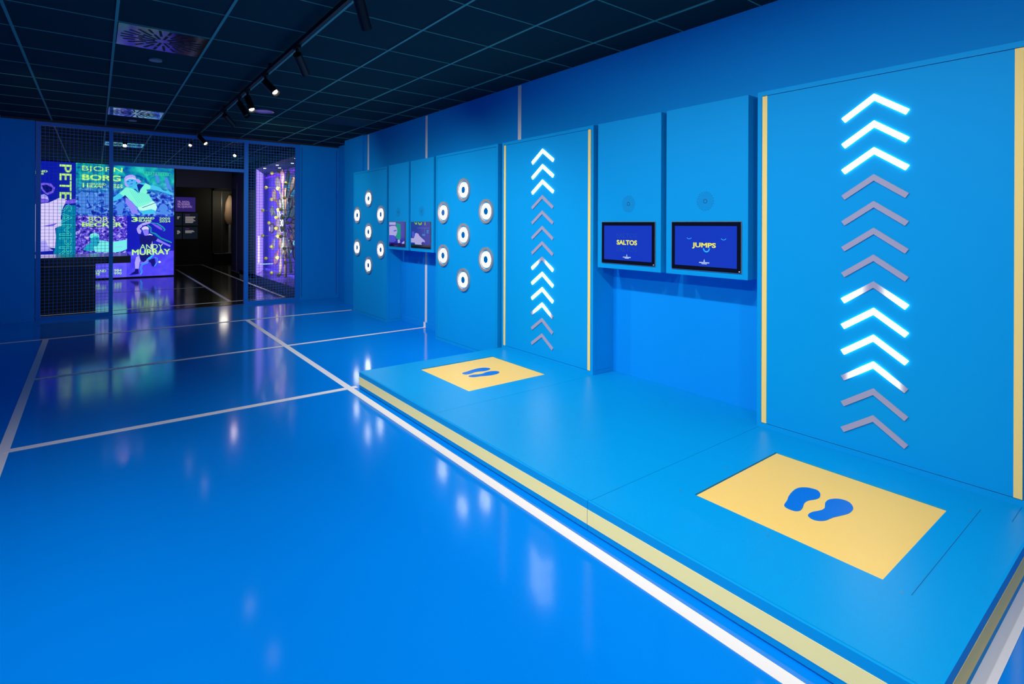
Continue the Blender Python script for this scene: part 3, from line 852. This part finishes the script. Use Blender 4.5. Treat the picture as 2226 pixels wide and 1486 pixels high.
# ================================================================== PLATFORM
ZP = 0.137
pf = thing('raised_platform', 'long low blue platform with yellow edge stripe along the right wall', 'platform', (2.6, 2.39, 0))
px, py = 2.6, 2.39
X0, X1, Y0, Y1 = 1.745, XW - 0.001, 0.442, 4.338
B(X0 + 0.02 - px, X1 - px, Y0 + 0.01 - py, Y1 - 0.01 - py, 0.0, ZP - 0.02).build('core', M_GROOVE, pf)
PADS = [(2.178, 2.945, 0.694, 1.442), (2.190, 2.958, 3.340, 4.104)]
PADS = [(2.176, 2.937, 0.694, 1.441), (2.188, 2.948, 3.346, 4.108)]
decks = [(Y0, 1.6895), (1.6915, 3.0885), (3.0905, Y1)]
for i, (a, b) in enumerate(decks):
    m = MB()
    xa, xb = X0 + 0.012, X1
    hole = PADS[0] if i == 0 else (PADS[1] if i == 2 else None)
    if hole is None:
        m.box(xa - px, xb - px, a - py, b - py, ZP - 0.02, ZP)
    else:
        h0, h1, k0, k1 = hole
        m.box(xa - px, h0 - px, a - py, b - py, ZP - 0.02, ZP).box(h1 - px, xb - px, a - py, b - py, ZP - 0.02, ZP)
        m.box(h0 - px, h1 - px, a - py, k0 - py, ZP - 0.02, ZP).box(h0 - px, h1 - px, k1 - py, b - py, ZP - 0.02, ZP)
    m.build('deck_panel', M_DECK, pf)
# front apron with stripe
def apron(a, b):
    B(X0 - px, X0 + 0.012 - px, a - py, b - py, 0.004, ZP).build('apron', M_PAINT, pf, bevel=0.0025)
    B(X0 - 0.0012 - px, X0 - px, a + 0.0005 - py, b - 0.0005 - py, 0.0315, 0.0985).build('yellow_stripe', M_YELLOW_LIT, pf)
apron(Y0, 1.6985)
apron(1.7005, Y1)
B(X0 + 0.012 - px, X1 - px, Y0 - 0.008 - py, Y0 - py, 0.004, ZP).build('apron', M_PAINT, pf)
B(X0 - px, X1 - px, Y0 - 0.0092 - py, Y0 - 0.008 - py, 0.0315, 0.0985).build('yellow_stripe', M_YELLOW, pf)
B(X0 + 0.012 - px, X1 - px, Y1 - py, Y1 + 0.008 - py, 0.004, ZP).build('apron', M_PAINT, pf)
for (h0, h1, k0, k1) in PADS:
    o = B(h0 + 0.002 - px, h1 - 0.002 - px, k0 + 0.002 - py, k1 - 0.004 - py, ZP - 0.019, ZP - 0.006).build('step_mat', M_PAD, pf)
    cxm, cym = (h0 + h1) / 2, (k0 + k1) / 2
    for F in FOOT:
        q = [Vector((x, y)) for x, y in F]
        pts = []
        n = len(q)
        for i in range(n):                                  # smooth closed outline
            p0, p1, p2, p3 = q[i - 1], q[i], q[(i + 1) % n], q[(i + 2) % n]
            for s_ in range(4):
                u_ = s_ / 4.0
                pts.append(tuple(0.5 * ((2 * p1) + (p2 - p0) * u_ + (2 * p0 - 5 * p1 + 4 * p2 - p3) * u_ ** 2 + (3 * p1 - p0 - 3 * p2 + p3) * u_ ** 3)))
        MB().prism(pts, 0, 0.0012).build('footprint', M_FOOT, o, Matrix.Translation((cxm - px + 0.003, cym - py, ZP - 0.006)))
# cover plate joint around the near mat, screws
j = MB()
y_ = 0.605
j.box(2.16 - px, 3.05 - px, y_ - py, y_ + 0.0016 - py, ZP, ZP + 0.0004)
j.box(3.03 - px, 3.22 - px, 0.50 - py, 0.5016 - py, ZP, ZP + 0.0004)
j.build('joint_line', M_GROOVE, pf)
for (x, y) in [(2.15, 0.63), (2.15, 1.50), (3.0, 0.63), (3.0, 1.50), (2.55, 1.50), (2.12, 1.07), (3.0, 1.07)]:
    MB().disc(0, 0, 0.004, 0, 0.0006, 10).build('screw', M_ALU, pf, Matrix.Translation((x - px, y - py, ZP)))

# ================================================================== HALL BEHIND THE MESH
YL = 16.5
struct(B(-5.2, -5.1, 10.06, 23.3, 0, CEIL).build('wall_hall_left', M_DARKWALL))
struct(B(-5.1, 1.66, YL + 0.16, YL + 0.3, 0, CEIL).build('wall_hall_back', M_DARKWALL))
struct(B(1.66, 3.05, YL + 0.05, YL + 0.25, 2.33, CEIL).build('wall_lintel', mat('navy_dark', (0.004, 0.010, 0.03, 1), 0.5)))
struct(B(1.0, 5.1, 23.0, 23.3, 0, CEIL).build('wall_corridor_end', mat('corridor_grey', (0.035, 0.035, 0.03, 1), 0.7)))
struct(B(4.4, 5.2, 10.06, 23.3, 0, CEIL).build('wall_hall_right', M_DARKWALL))
struct(B(-5.1, -1.02, 10.06, 10.2, 0, CEIL).build('wall_hall_front', M_DARKWALL))
struct(B(3.7, 4.4, 10.0, 10.1, 0, CEIL).build('wall_hall_front_right', M_DARKWALL))

# ---- video wall
vw = thing('video_wall', 'huge glowing video wall of tennis players behind the mesh partition', 'video wall', (0, YL, 0))
B(-5.0, 1.64, 0.012, 0.15, 0.0, 2.81).build('backing', M_BLACK, vw)
S = 1.15
cA = lambda *c: srgb(*c)
navy = cA(0, 15, 150); deep = cA(10, 10, 120); pur = cA(105, 85, 225); lil = cA(190, 175, 250); teal = cA(0, 150, 165); green = cA(20, 175, 150)
M_T = {
    'borg': two_zone('tile_borg', [(0.36, cA(15, 20, 140)), (0.47, cA(30, 70, 200)), (0.56, cA(60, 125, 220)), (0.66, cA(120, 175, 240))],
                     [(0.32, cA(0, 70, 160)), (0.45, cA(0, 130, 170)), (0.56, cA(10, 165, 165)), (0.72, cA(40, 200, 190))], 2.05, 2.45, 12.0, 1.1),
    'becker': crowd('tile_becker', [(0.36, deep), (0.46, cA(70, 50, 190)), (0.56, pur), (0.66, lil)], 16.0, S, 5.0),
    'beckerlow': crowd('tile_beckerlow', [(0.3, cA(75, 75, 225)), (0.7, cA(100, 90, 240))], 6.0, S),
    'murray': emit('tile_murray', cA(8, 18, 172), S),
    'murraylow': crowd('tile_murraylow', [(0.3, cA(55, 50, 225)), (0.7, cA(85, 75, 238))], 4.0, S),
    'sampras': emit('tile_sampras', cA(5, 20, 160), S),
    'teal': crowd('tile_teal', [(0.3, cA(0, 90, 170)), (0.7, green)], 3.0, S),
}
fL = frame((0, 0, 0), '-y')


def tile(x0, z0, x1, z1, m, d=0.0):
    return MB().prism([(x0, z0), (x1, z0), (x1, z1), (x0, z1)], -0.012 + d, 0.0 + d).build('video_tile', m, vw, fL)


tiles = {}
tiles['sampras'] = tile(-1.370, 0.03, -0.3775, 2.805, M_T['sampras'])
tiles['borg'] = tile(-0.3745, 1.545, 1.615, 2.805, M_T['borg'])
tiles['becker'] = tile(-0.3745, 0.560, 0.6205, 1.542, M_T['becker'])
tiles['becker_low'] = tile(-0.3745, 0.030, 0.6205, 0.560, M_T['beckerlow'])
tiles['murray'] = tile(0.6235, 0.660, 1.615, 1.542, M_T['murray'])
tiles['murray_low'] = tile(0.6235, 0.030, 1.615, 0.660, M_T['murraylow'])
tiles['left'] = tile(-3.36, 0.03, -1.373, 2.805, M_T['becker'])
MB().prism([(-3.3, 0.4), (-2.5, 0.4), (-2.35, 1.2), (-2.45, 1.9), (-2.7, 2.3), (-3.1, 2.3), (-3.3, 1.8)], 0.0, 0.001).build('player_shirt', emit('art_white', cA(205, 195, 250), S), tiles['left'])
MB().prism([(-2.3, 0.2), (-1.9, 0.2), (-1.9, 2.6), (-2.45, 2.6), (-2.35, 1.5)], 0.0, 0.001).build('teal_field', M_T['teal'], tiles['left'])
MB().prism([(-1.85, 0.9), (-1.4, 0.9), (-1.4, 1.9), (-1.6, 2.0), (-1.8, 1.6)], 0.0, 0.001).build('player_shirt', emit('art_white', cA(205, 195, 250), S), tiles['left'])

ARTC = {'skinA': cA(60, 185, 225), 'shirtA': cA(120, 232, 205), 'shortsA': cA(175, 240, 225), 'deep': cA(5, 30, 140), 'faceA': cA(70, 170, 235), 'lilac': cA(165, 155, 240),
        'lilac2': cA(130, 115, 235), 'white': cA(225, 225, 250), 'crowdA': cA(70, 130, 220), 'crowdB': cA(130, 125, 235), 'navy': cA(5, 10, 110), 'purple2': cA(110, 85, 225),
        'ballc': cA(215, 225, 245), 'glowc': cA(20, 175, 160), 'cyanc': cA(40, 170, 240), 'tealskin': cA(30, 160, 190), 'tealw': cA(110, 225, 225), 'whiteL': cA(205, 195, 250), 'tealB': cA(0, 125, 160)}
order = 0
art_parent = {'borg': 'borg', 'murray': 'murray', 'becker': 'becker', 'sampras': 'sampras'}
for (tl, nm, c, pts) in ART:
    if tl in ('becker', 'murray', 'borg', 'sampras'):
        lim = {'borg': (-0.3745, 1.547, 1.614, 2.805), 'becker': (-0.3745, 0.56, 0.62, 1.54), 'murray': (0.624, 0.03, 1.614, 1.54), 'sampras': (-1.369, 0.03, -0.378, 2.80)}[tl]
        pts = [(min(max(x, lim[0]), lim[2]), min(max(z, lim[1]), lim[3])) for x, z in pts]
    order += 1
    d = 0.0005 * order
    MB().prism(pts, d, d + 0.0004).build(nm, emit('art_' + c, ARTC[c], S), tiles[tl])
EXTRA = [('murray', 'sunglasses', 'deep', [(0.930, 1.315), (1.045, 1.315), (1.045, 1.298), (0.930, 1.290)]),
         ('murray', 'shirt_mark', 'white', [(1.045, 1.085), (1.085, 1.080), (1.08, 1.065), (1.05, 1.068)]),
         ('murray', 'mouth', 'deep', [(0.965, 1.205), (1.015, 1.205), (1.01, 1.197), (0.97, 1.197)]),
         ('borg', 'shirt_mark', 'deep', [(1.03, 2.155), (1.11, 2.175), (1.10, 2.13), (1.02, 2.115)]),
         ('borg', 'waist_line', 'deep', [(0.93, 1.77), (1.21, 1.90), (1.215, 1.89), (0.935, 1.755)]),
         ('becker', 'face_shade', 'deep', [(0.005, 1.00), (0.045, 1.00), (0.04, 0.985), (0.01, 0.985)]),
         ('becker', 'face_shade', 'deep', [(0.065, 1.00), (0.10, 1.00), (0.095, 0.985), (0.07, 0.985)]),
         ('becker', 'face_shade', 'deep', [(0.03, 0.90), (0.08, 0.90), (0.07, 0.885), (0.04, 0.885)])]
for k in range(9):
    EXTRA.append(('borg', 'shirt_stripe', 'shadeA', [(0.66 + k * 0.045, 2.21 - k * 0.012), (0.668 + k * 0.045, 2.21 - k * 0.012), (0.86 + k * 0.038, 1.86 + k * 0.012), (0.852 + k * 0.038, 1.86 + k * 0.012)]))
ARTC['shadeA'] = cA(70, 195, 195)
for (tl, nm, c, pts) in EXTRA:
    MB().prism(pts, 0.031, 0.0315).build(nm, emit('art_' + c, ARTC[c], S), tiles[tl])
# ring pattern in the corner of the largest picture
rg = MB()
for i in range(11):
    rg.ring(0.99 + 0.052 * i, 2.640 - 0.0005 * i, 0.034, 0.040, 0.03, 0.0305, 20)
rg.build('ring_row', emit('art_ringgreen', cA(70, 205, 120), S), tiles['borg'])
YT = emit('led_letters', cA(190, 255, 130), 1.0)
YT2 = emit('led_letters_cyan', cA(80, 235, 190), 1.0)
for (tl, s_, st, x0, z0, x1, z1) in LEDTEXT:
    v = tl.endswith('_v')
    par = tiles[tl.replace('_v', '')]
    lettering('lettering', s_, st, YT2 if st == 'outline' else YT, par, None, x0, z0, x1, z1, 0.036, v)

# ---- reception desk
dk = thing('reception_desk', 'long black counter behind the left mesh screen, before the video wall', 'desk', (-1.5, 10.65, 0))
B(-2.2, 1.503, 0.0, 0.55, 0.0, 0.726).build('front_body', mat('desk_black', (0.012, 0.012, 0.012, 1), 0.35), dk)
B(-2.2, 1.505, -0.004, 0.0, 0.70, 0.726).build('warm_light_wash', mat('desk_light_wash', (0.30, 0.22, 0.15, 1), 0.4), dk)  # tan strip paints the warm light wash beneath the counter
B(-2.3, 1.95, -0.03, 1.15, 0.735, 0.845).build('counter_top', mat('counter_black', (0.02, 0.02, 0.022, 1), 0.12), dk)
B(-2.1, 1.40, 0.05, 0.5, 0.726, 0.735).build('shadow_gap', M_BLACK, dk)
lamp('spot_lamp', 'SPOT', (-0.5, 10.25, 2.6), 35, (1, 0.85, 0.65), (-0.4, 10.62, 0.6), spot_size=1.0, spot_blend=0.9)

# ---- display case with the racket wheel
XC, XB, ZC0, ZC1 = 2.98, 3.56, 0.165, 2.655
dc = thing('display_case', 'purple lit display case with a racket wheel behind the right mesh screen', 'display case', (3.3, 12.5, 0))
cx, cy = 3.3, 12.5
M_CASE = mat('case_lilac', (0.45, 0.40, 0.85, 1), 0.5)
B(XC - cx, 4.35 - cx, 10.12 - cy, 16.55 - cy, ZC1, 2.815).build('soffit', mat('case_teal', (0.012, 0.05, 0.07, 1), 0.6), dc)
B(XC - cx, 4.35 - cx, 10.12 - cy, 15.5 - cy, 0, ZC0).build('plinth', mat('case_plinth', (0.02, 0.05, 0.10, 1), 0.4), dc)
B(XC - cx, XB - cx, 10.15 - cy, 15.4 - cy, ZC0, ZC0 + 0.004).build('case_floor', mat('case_floor', (0.10, 0.08, 0.16, 1), 0.12), dc)
B(XB - cx, XB + 0.06 - cx, 10.12 - cy, 15.5 - cy, ZC0, ZC1).build('back_wall', mat('case_back', (0.28, 0.22, 0.85, 1), 0.5), dc)
e = MB().add([(XC - cx, 13.68 - cy, ZC0), (XB - cx, 15.3 - cy, ZC0), (XB - cx, 15.4 - cy, ZC0), (XC - cx, 13.80 - cy, ZC0),
              (XC - cx, 13.68 - cy, ZC1), (XB - cx, 15.3 - cy, ZC1), (XB - cx, 15.4 - cy, ZC1), (XC - cx, 13.80 - cy, ZC1)],
             [(3, 2, 1, 0), (4, 5, 6, 7), (0, 1, 5, 4), (1, 2, 6, 5), (2, 3, 7, 6), (3, 0, 4, 7)])
e.build('end_wall', M_CASE, dc)
e = MB().add([(XC + 0.01 - cx, 13.69 - cy, ZC0 + 0.01), (XC + 0.42 - cx, 14.84 - cy, ZC0 + 0.01), (XC + 0.42 - cx, 14.85 - cy, ZC0 + 0.01), (XC + 0.01 - cx, 13.70 - cy, ZC0 + 0.01),
              (XC + 0.01 - cx, 13.69 - cy, ZC1 - 0.01), (XC + 0.42 - cx, 14.84 - cy, ZC1 - 0.01), (XC + 0.42 - cx, 14.85 - cy, ZC1 - 0.01), (XC + 0.01 - cx, 13.70 - cy, ZC1 - 0.01)],
             [(3, 2, 1, 0), (4, 5, 6, 7), (0, 1, 5, 4), (1, 2, 6, 5), (2, 3, 7, 6), (3, 0, 4, 7)])
e.build('end_wall_glow', emit('lilac_end_wall_glow', cA(165, 135, 255), 1.15), dc)  # glowing sheet added on the end wall to make it look brightly lit
B(XC - cx, XC + 0.02 - cx, 13.80 - cy, 16.55 - cy, 0.06, ZC1).build('dark_glass', mat('dark_violet_glass', (0.05, 0.03, 0.14, 1), 0.12), dc)
B(XC - 0.004 - cx, XC - cx, 14.55 - cy, 14.58 - cy, 0.1, ZC1 - 0.1).build('glass_edge', mat('violet_edge', (0.25, 0.12, 0.4, 1), 0.3), dc)
B(XC - 0.004 - cx, XC - cx, 15.85 - cy, 15.88 - cy, 0.1, ZC1 - 0.2).build('glass_edge', mat('violet_edge', (0.25, 0.12, 0.4, 1), 0.3), dc)
B(XB - 0.02 - cx, XB - cx, 10.15 - cy, 15.2 - cy, ZC1 - 0.10, ZC1 - 0.06).build('purple_light_strip', emit('purple_strip', cA(120, 50, 235), 1.1), dc)
B(XB - 0.02 - cx, XB - cx, 10.15 - cy, 15.2 - cy, ZC0 + 0.005, ZC0 + 0.03).build('purple_light_strip', emit('purple_strip2', cA(95, 80, 250), 1.1), dc)
scr = B(XB - 0.012 - cx, XB - 0.001 - cx, 10.2 - cy, 13.55 - cy, 1.50, 2.45).build('picture_panel', crowd('case_picture', [(0.3, cA(0, 60, 150)), (0.5, cA(0, 130, 170)), (0.7, cA(60, 190, 210))], 4.0, 0.8), dc)
scr2 = B(XB - 0.012 - cx, XB - 0.001 - cx, 10.2 - cy, 13.55 - cy, 0.35, 1.497).build('picture_panel', crowd('case_picture_low', [(0.3, cA(25, 10, 130)), (0.55, cA(60, 40, 190)), (0.7, cA(110, 90, 220))], 5.0, 0.8, 2.0), dc)
lettering('lettering', 'YOUR\nWAS', 'bold', emit('case_letters', cA(120, 225, 170), 0.9), scr2, frame((XB - 0.012 - cx, 13.1 - cy, 0), '-x'), 0, 0.70, 1.6, 1.0, 0.001)
# bent light tube
MB().rod((XC + 0.03 - cx, 14.15 - cy, 0.44), (XC + 0.12 - cx, 13.9 - cy, 0.40), 0.010, 8).rod((XC + 0.12 - cx, 13.9 - cy, 0.40), (3.42 - cx, 13.9 - cy, 0.40), 0.010, 8).build('light_tube', emit('tube_light', cA(150, 190, 255), 1.5), dc)
B(3.02 - cx, 3.05 - cx, 13.62 - cy, 13.66 - cy, 0.45, 1.08).build('light_stick', emit('stick_light', cA(235, 225, 255), 1.3), dc)
for (x, y) in [(3.12, 11.0), (3.3, 11.9), (3.15, 12.5), (3.35, 13.1), (3.1, 13.4)]:
    MB().disc(0, 0, 0.028, -0.004, 0, 16).build('downlight', emit('case_downlight', (1, 0.95, 0.85, 1), 8.0), dc, Matrix.Translation((x - cx, y - cy, ZC1)))
lamp('case_lamp', 'AREA', (3.12, 13.35, 1.45), 14, (0.55, 0.42, 1.0), (3.45, 14.9, 1.45), shape='RECTANGLE', size=0.15, size_y=2.2)
for y in (11.4, 12.2, 13.0):
    lamp('case_lamp', 'SPOT', (3.03, y, 2.60), 22, (1.0, 0.9, 0.95), (3.45, y + 0.1, 1.1), spot_size=math.radians(75), spot_blend=0.8, shadow_soft_size=0.03)
lamp('case_lamp', 'AREA', (3.0, 12.2, 1.4), 16, (0.8, 0.75, 1.0), (3.5, 12.9, 1.4), shape='RECTANGLE', size=0.3, size_y=2.0)

WY, WZ, WX = 12.22, 1.385, 3.18
hub = thing('name_disc', 'round black disc with number 30 at the centre of the racket wheel', 'sign', (WX, WY, WZ))
MB().disc(0, 0, 0.205, -0.02, 0.0).build('disc', M_BLACK, hub, frame((0, 0, 0), '-x'))
MB().ring(0, 0, 0.200, 0.212, -0.02, 0.006).build('rim', mat('rim_grey', (0.4, 0.42, 0.5, 1), 0.3), hub, frame((0, 0, 0), '-x'))
lettering('number', '30', 'bold', mat('number_white', (0.85, 0.83, 0.85, 1), 0.4), hub, frame((0, 0, 0), '-x'), -0.14, -0.07, 0.14, 0.075, 0.004)
MB().rod((XB - 0.001 - WX, 0, 0), (0.021, 0, 0), 0.02).build('mount', M_ALU, hub)
RC = [('orange wooden', (0.55, 0.25, 0.10, 1)), ('pale wooden', (0.62, 0.45, 0.28, 1)), ('pink', (0.75, 0.25, 0.35, 1)), ('white', (0.8, 0.78, 0.8, 1)), ('dark brown', (0.16, 0.09, 0.06, 1)), ('olive green', (0.3, 0.4, 0.22, 1))]


def racket_parts(mf, t):
    a, b, n = 0.105, 0.145, 28
    f = MB()
    for i in range(n):
        t0, t1 = 2 * PI * i / n, 2 * PI * (i + 1) / n
        f.rod((0, a * math.cos(t0), b * math.sin(t0)), (0, a * math.cos(t1), b * math.sin(t1)), 0.015, 6)
    f.rod((0, -0.06, -0.118), (0, -0.008, -0.24), 0.012, 6).rod((0, 0.06, -0.118), (0, 0.008, -0.24), 0.012, 6).rod((0, 0, -0.23), (0, 0, -0.29), 0.012, 6)
    f.build('frame', mf, t)
    s = MB()
    for i in range(-5, 6):
        u = i / 6.0
        k = math.sqrt(1 - u * u)
        s.box(-0.002, 0.002, u * a - 0.002, u * a + 0.002, -b * k, b * k)
        s.box(-0.002, 0.002, -a * k, a * k, u * b - 0.002, u * b + 0.002)
    s.build('strings', mat('string_pale', (0.7, 0.68, 0.6, 1), 0.5), t)
    MB().rod((0, 0, -0.29), (0, 0, -0.44), 0.015, 8).build('grip', mat('grip_' + mf.name, tuple(c * 0.4 for c in mf.node_tree.nodes['Principled BSDF'].inputs['Base Color'].default_value[:3]) + (1,), 0.6), t)


HOURS = ['twelve', 'one', 'two', 'three', 'four', 'five', 'six', 'seven', 'eight', 'nine', 'ten', 'eleven']


def clock(a):
    """direction on the wheel as a clock reading, a counted from straight up to the left"""
    q = int(round((12 - a / (2 * PI) * 12) * 4)) % 48
    hh, qq = q // 4, q % 4
    return [HOURS[hh] + " o'clock", 'quarter past ' + HOURS[hh], 'half past ' + HOURS[hh], 'quarter to ' + HOURS[(hh + 1) % 12]][qq]

for ring_, (rad, x, word) in enumerate([(0.60, 3.25, 'inner'), (1.02, 3.22, 'outer')]):
    for k in range(16):
        a = 2 * PI * k / 16 + (0.12 if ring_ else 0.0)        # from straight up towards the left of the photograph
        y = WY + math.sin(a) * rad
        z = WZ + math.cos(a) * rad
        if y < 11.15:
            continue
        cn, cc = RC[(k * 5 + ring_ * 2) % len(RC)]
        t = thing('tennis_racket', '%s tennis racket, %s ring of the wheel, pointing to %s' % (cn, word, clock(a)), 'tennis racket', (x, y, z), 'rackets of the display wheel')
        t.rotation_euler = (-a, 0, random.uniform(-0.12, 0.12))
        racket_parts(mat('racket_' + cn.replace(' ', '_'), cc, 0.4), t)
        # a peg carries it
        MB().rod((0, 0, -0.26), (XB - x - 0.002, 0, -0.26), 0.006, 6).build('peg', M_ALU, t)
sph = bmesh.new()
bmesh.ops.create_uvsphere(sph, u_segments=16, v_segments=10, radius=0.038)
bme = bpy.data.meshes.new('ball'); sph.to_mesh(bme); sph.free()
for pl in bme.polygons:
    pl.use_smooth = True
bme.materials.append(mat('ball_yellow', (0.55, 0.52, 0.06, 1), 0.8, bump=0.5, bscale=300))
for (rad, n, x, word, off) in [(0.31, 8, 3.13, 'innermost', PI / 8), (0.74, 8, 3.09, 'middle', 0.0), (1.13, 12, 3.04, 'outermost', PI / 12)]:
    for k in range(n):
        a = 2 * PI * k / n + off
        y = WY + math.sin(a) * rad; z = WZ + math.cos(a) * rad
        if y < 11.15:
            continue
        t = thing('tennis_ball', 'tennis ball on a rod, %s ring of racket wheel, at %s' % (word, clock(a)), 'tennis ball', (x, y, z), 'tennis balls of the display wheel')
        link(bpy.data.objects.new('ball', bme), t)
        MB().rod((0.034, 0, 0), (XB - x - 0.002, 0, 0), 0.007, 8).build('rod', mat('rod_olive', (0.18, 0.17, 0.10, 1), 0.4), t)

# ---- corridor end: text boards and lit showcase
def text_board(x0, x1, z0, z1, m, label, lines, tm, head=None):
    t = thing('text_board', label, 'sign', ((x0 + x1) / 2, 22.98, z0), 'text boards at the corridor end')
    B(x0 - (x0 + x1) / 2, x1 - (x0 + x1) / 2, 0, 0.018, 0, z1 - z0).build('board', m, t)
    if lines:
        s = MB()
        fm = frame((0, 0, 0), '-y')
        for i, (a, b) in enumerate(lines):
            z = (z1 - z0) - 0.14 - i * 0.035
            s.prism([(a, z - 0.010), (b, z - 0.010), (b, z + 0.010), (a, z + 0.010)], 0.0, 0.002)
        s.build('small_print', tm, t, fm)
    if head:
        MB().prism([(head[0], z1 - z0 - 0.09), (head[1], z1 - z0 - 0.09), (head[1], z1 - z0 - 0.05), (head[0], z1 - z0 - 0.05)], 0.0, 0.002).build('heading', emit('board_head', cA(75, 40, 95), 0.7), t, fm)
    return t


M_BP = emit('board_purple', cA(50, 35, 120), 0.75)
M_BD = emit('board_dark', cA(12, 20, 32), 1.0)
M_BT = emit('board_text', cA(150, 145, 145), 0.9)
t = text_board(2.0, 2.925, 1.80, 2.33, M_BP, 'purple sign board with three lines of names at the corridor end', None, None)
lettering('lettering', 'YEL, NADAL,\nDA FEDERER,\nVIC DJOKOVIC', 'bold', emit('board_lilac', cA(150, 120, 185), 0.9), t, frame((0, 0, 0), '-y'), -0.11, 0.12, 0.36, 0.40, 0.002)
text_board(2.53, 3.0, 1.29, 1.75, M_BD, 'small dark text board right below the purple sign board', [(-0.16, 0.16), (-0.16, 0.15), (-0.16, 0.09), (-0.16, 0.12), (-0.16, 0.16), (-0.16, 0.1), (-0.16, 0.08)], M_BT, (-0.16, -0.02))
text_board(2.0, 2.50, 1.29, 1.75, M_BD, 'small dark text board half hidden by the video wall, upper one', [(0.10, 0.19), (0.10, 0.16), (0.10, 0.15)], M_BT)
text_board(2.53, 3.0, 0.80, 1.24, M_BD, 'lower dark text board at the corridor end, right one', [(-0.16, 0.10), (-0.16, 0.13), (-0.16, 0.05)], M_BT, (-0.16, -0.03))
text_board(2.0, 2.50, 0.80, 1.24, M_BD, 'lower dark text board half hidden by the video wall', [(0.10, 0.17), (0.10, 0.2), (0.10, 0.2), (0.10, 0.15)], M_BT)
lamp('spot_lamp', 'SPOT', (1.2, 13.5, 2.7), 14, (0.55, 0.6, 1.0), (2.8, 17.5, 0.3), spot_size=math.radians(75), spot_blend=0.9, shadow_soft_size=0.05)  # added fill for the dim hall and the violet glass, no fitting here
sc2 = thing('showcase', 'tall dim glass showcase at the right of the corridor end', 'display case', (3.9, 22.7, 0))
M_SC = mat('showcase_olive', (0.10, 0.095, 0.07, 1), 0.6)
B(-0.42, 0.48, 0.22, 0.27, 0.25, 2.60).build('back_wall', M_SC, sc2)
B(-0.42, 0.48, -0.12, 0.27, 0.0, 0.25).build('plinth', M_DARKWALL, sc2)
B(-0.42, 0.48, -0.12, 0.27, 2.60, 2.80).build('top', M_DARKWALL, sc2)
B(-0.42, 0.48, -0.14, -0.12, 0.24, 0.262).build('edge_strip', mat('edge_pale', (0.6, 0.58, 0.5, 1), 0.4), sc2)
for x in (-0.13, 0.12):
    B(x, x + 0.02, 0.19, 0.22, 0.3, 2.58).build('shelf_rail', M_ALU, sc2)
lamp('case_lamp', 'POINT', (3.75, 22.2, 2.2), 5, (1.0, 0.93, 0.75), shadow_soft_size=0.14)  # added fill in front of the showcase to brighten the dress
dr = thing('sports_dress', 'pale sleeveless dress on a stand in the corridor showcase', 'dress', (4.02, 22.66, 0.25))
pr = []
for i in range(13):
    z = 1.10 + i * 0.09
    wd = [0.10, 0.15, 0.18, 0.19, 0.19, 0.18, 0.17, 0.165, 0.16, 0.145, 0.12, 0.08, 0.04][i]
    pr.append((z, wd))
dm = MB()
nn = 20
vs = []
for z, wd in pr:
    for i in range(nn):
        a = 2 * PI * i / nn
        vs.append((wd * math.cos(a), 0.55 * wd * math.sin(a), z))
fs = [(k * nn + i, k * nn + (i + 1) % nn, (k + 1) * nn + (i + 1) % nn, (k + 1) * nn + i) for k in range(len(pr) - 1) for i in range(nn)]
dm.add(vs, fs + [tuple(range(nn)), tuple(range((len(pr) - 1) * nn, len(pr) * nn))])
dm.build('dress', mat('dress_peach', (0.75, 0.48, 0.30, 1), 0.6), dr, smooth=True)
MB().rod((0, 0, 0.0), (0, 0, 1.12), 0.05, 16).rod((0, 0, 0), (0, 0, 0.02), 0.14, 24).build('stand', mat('stand_white', (0.7, 0.68, 0.62, 1), 0.5), dr)

bpy.context.view_layer.update()
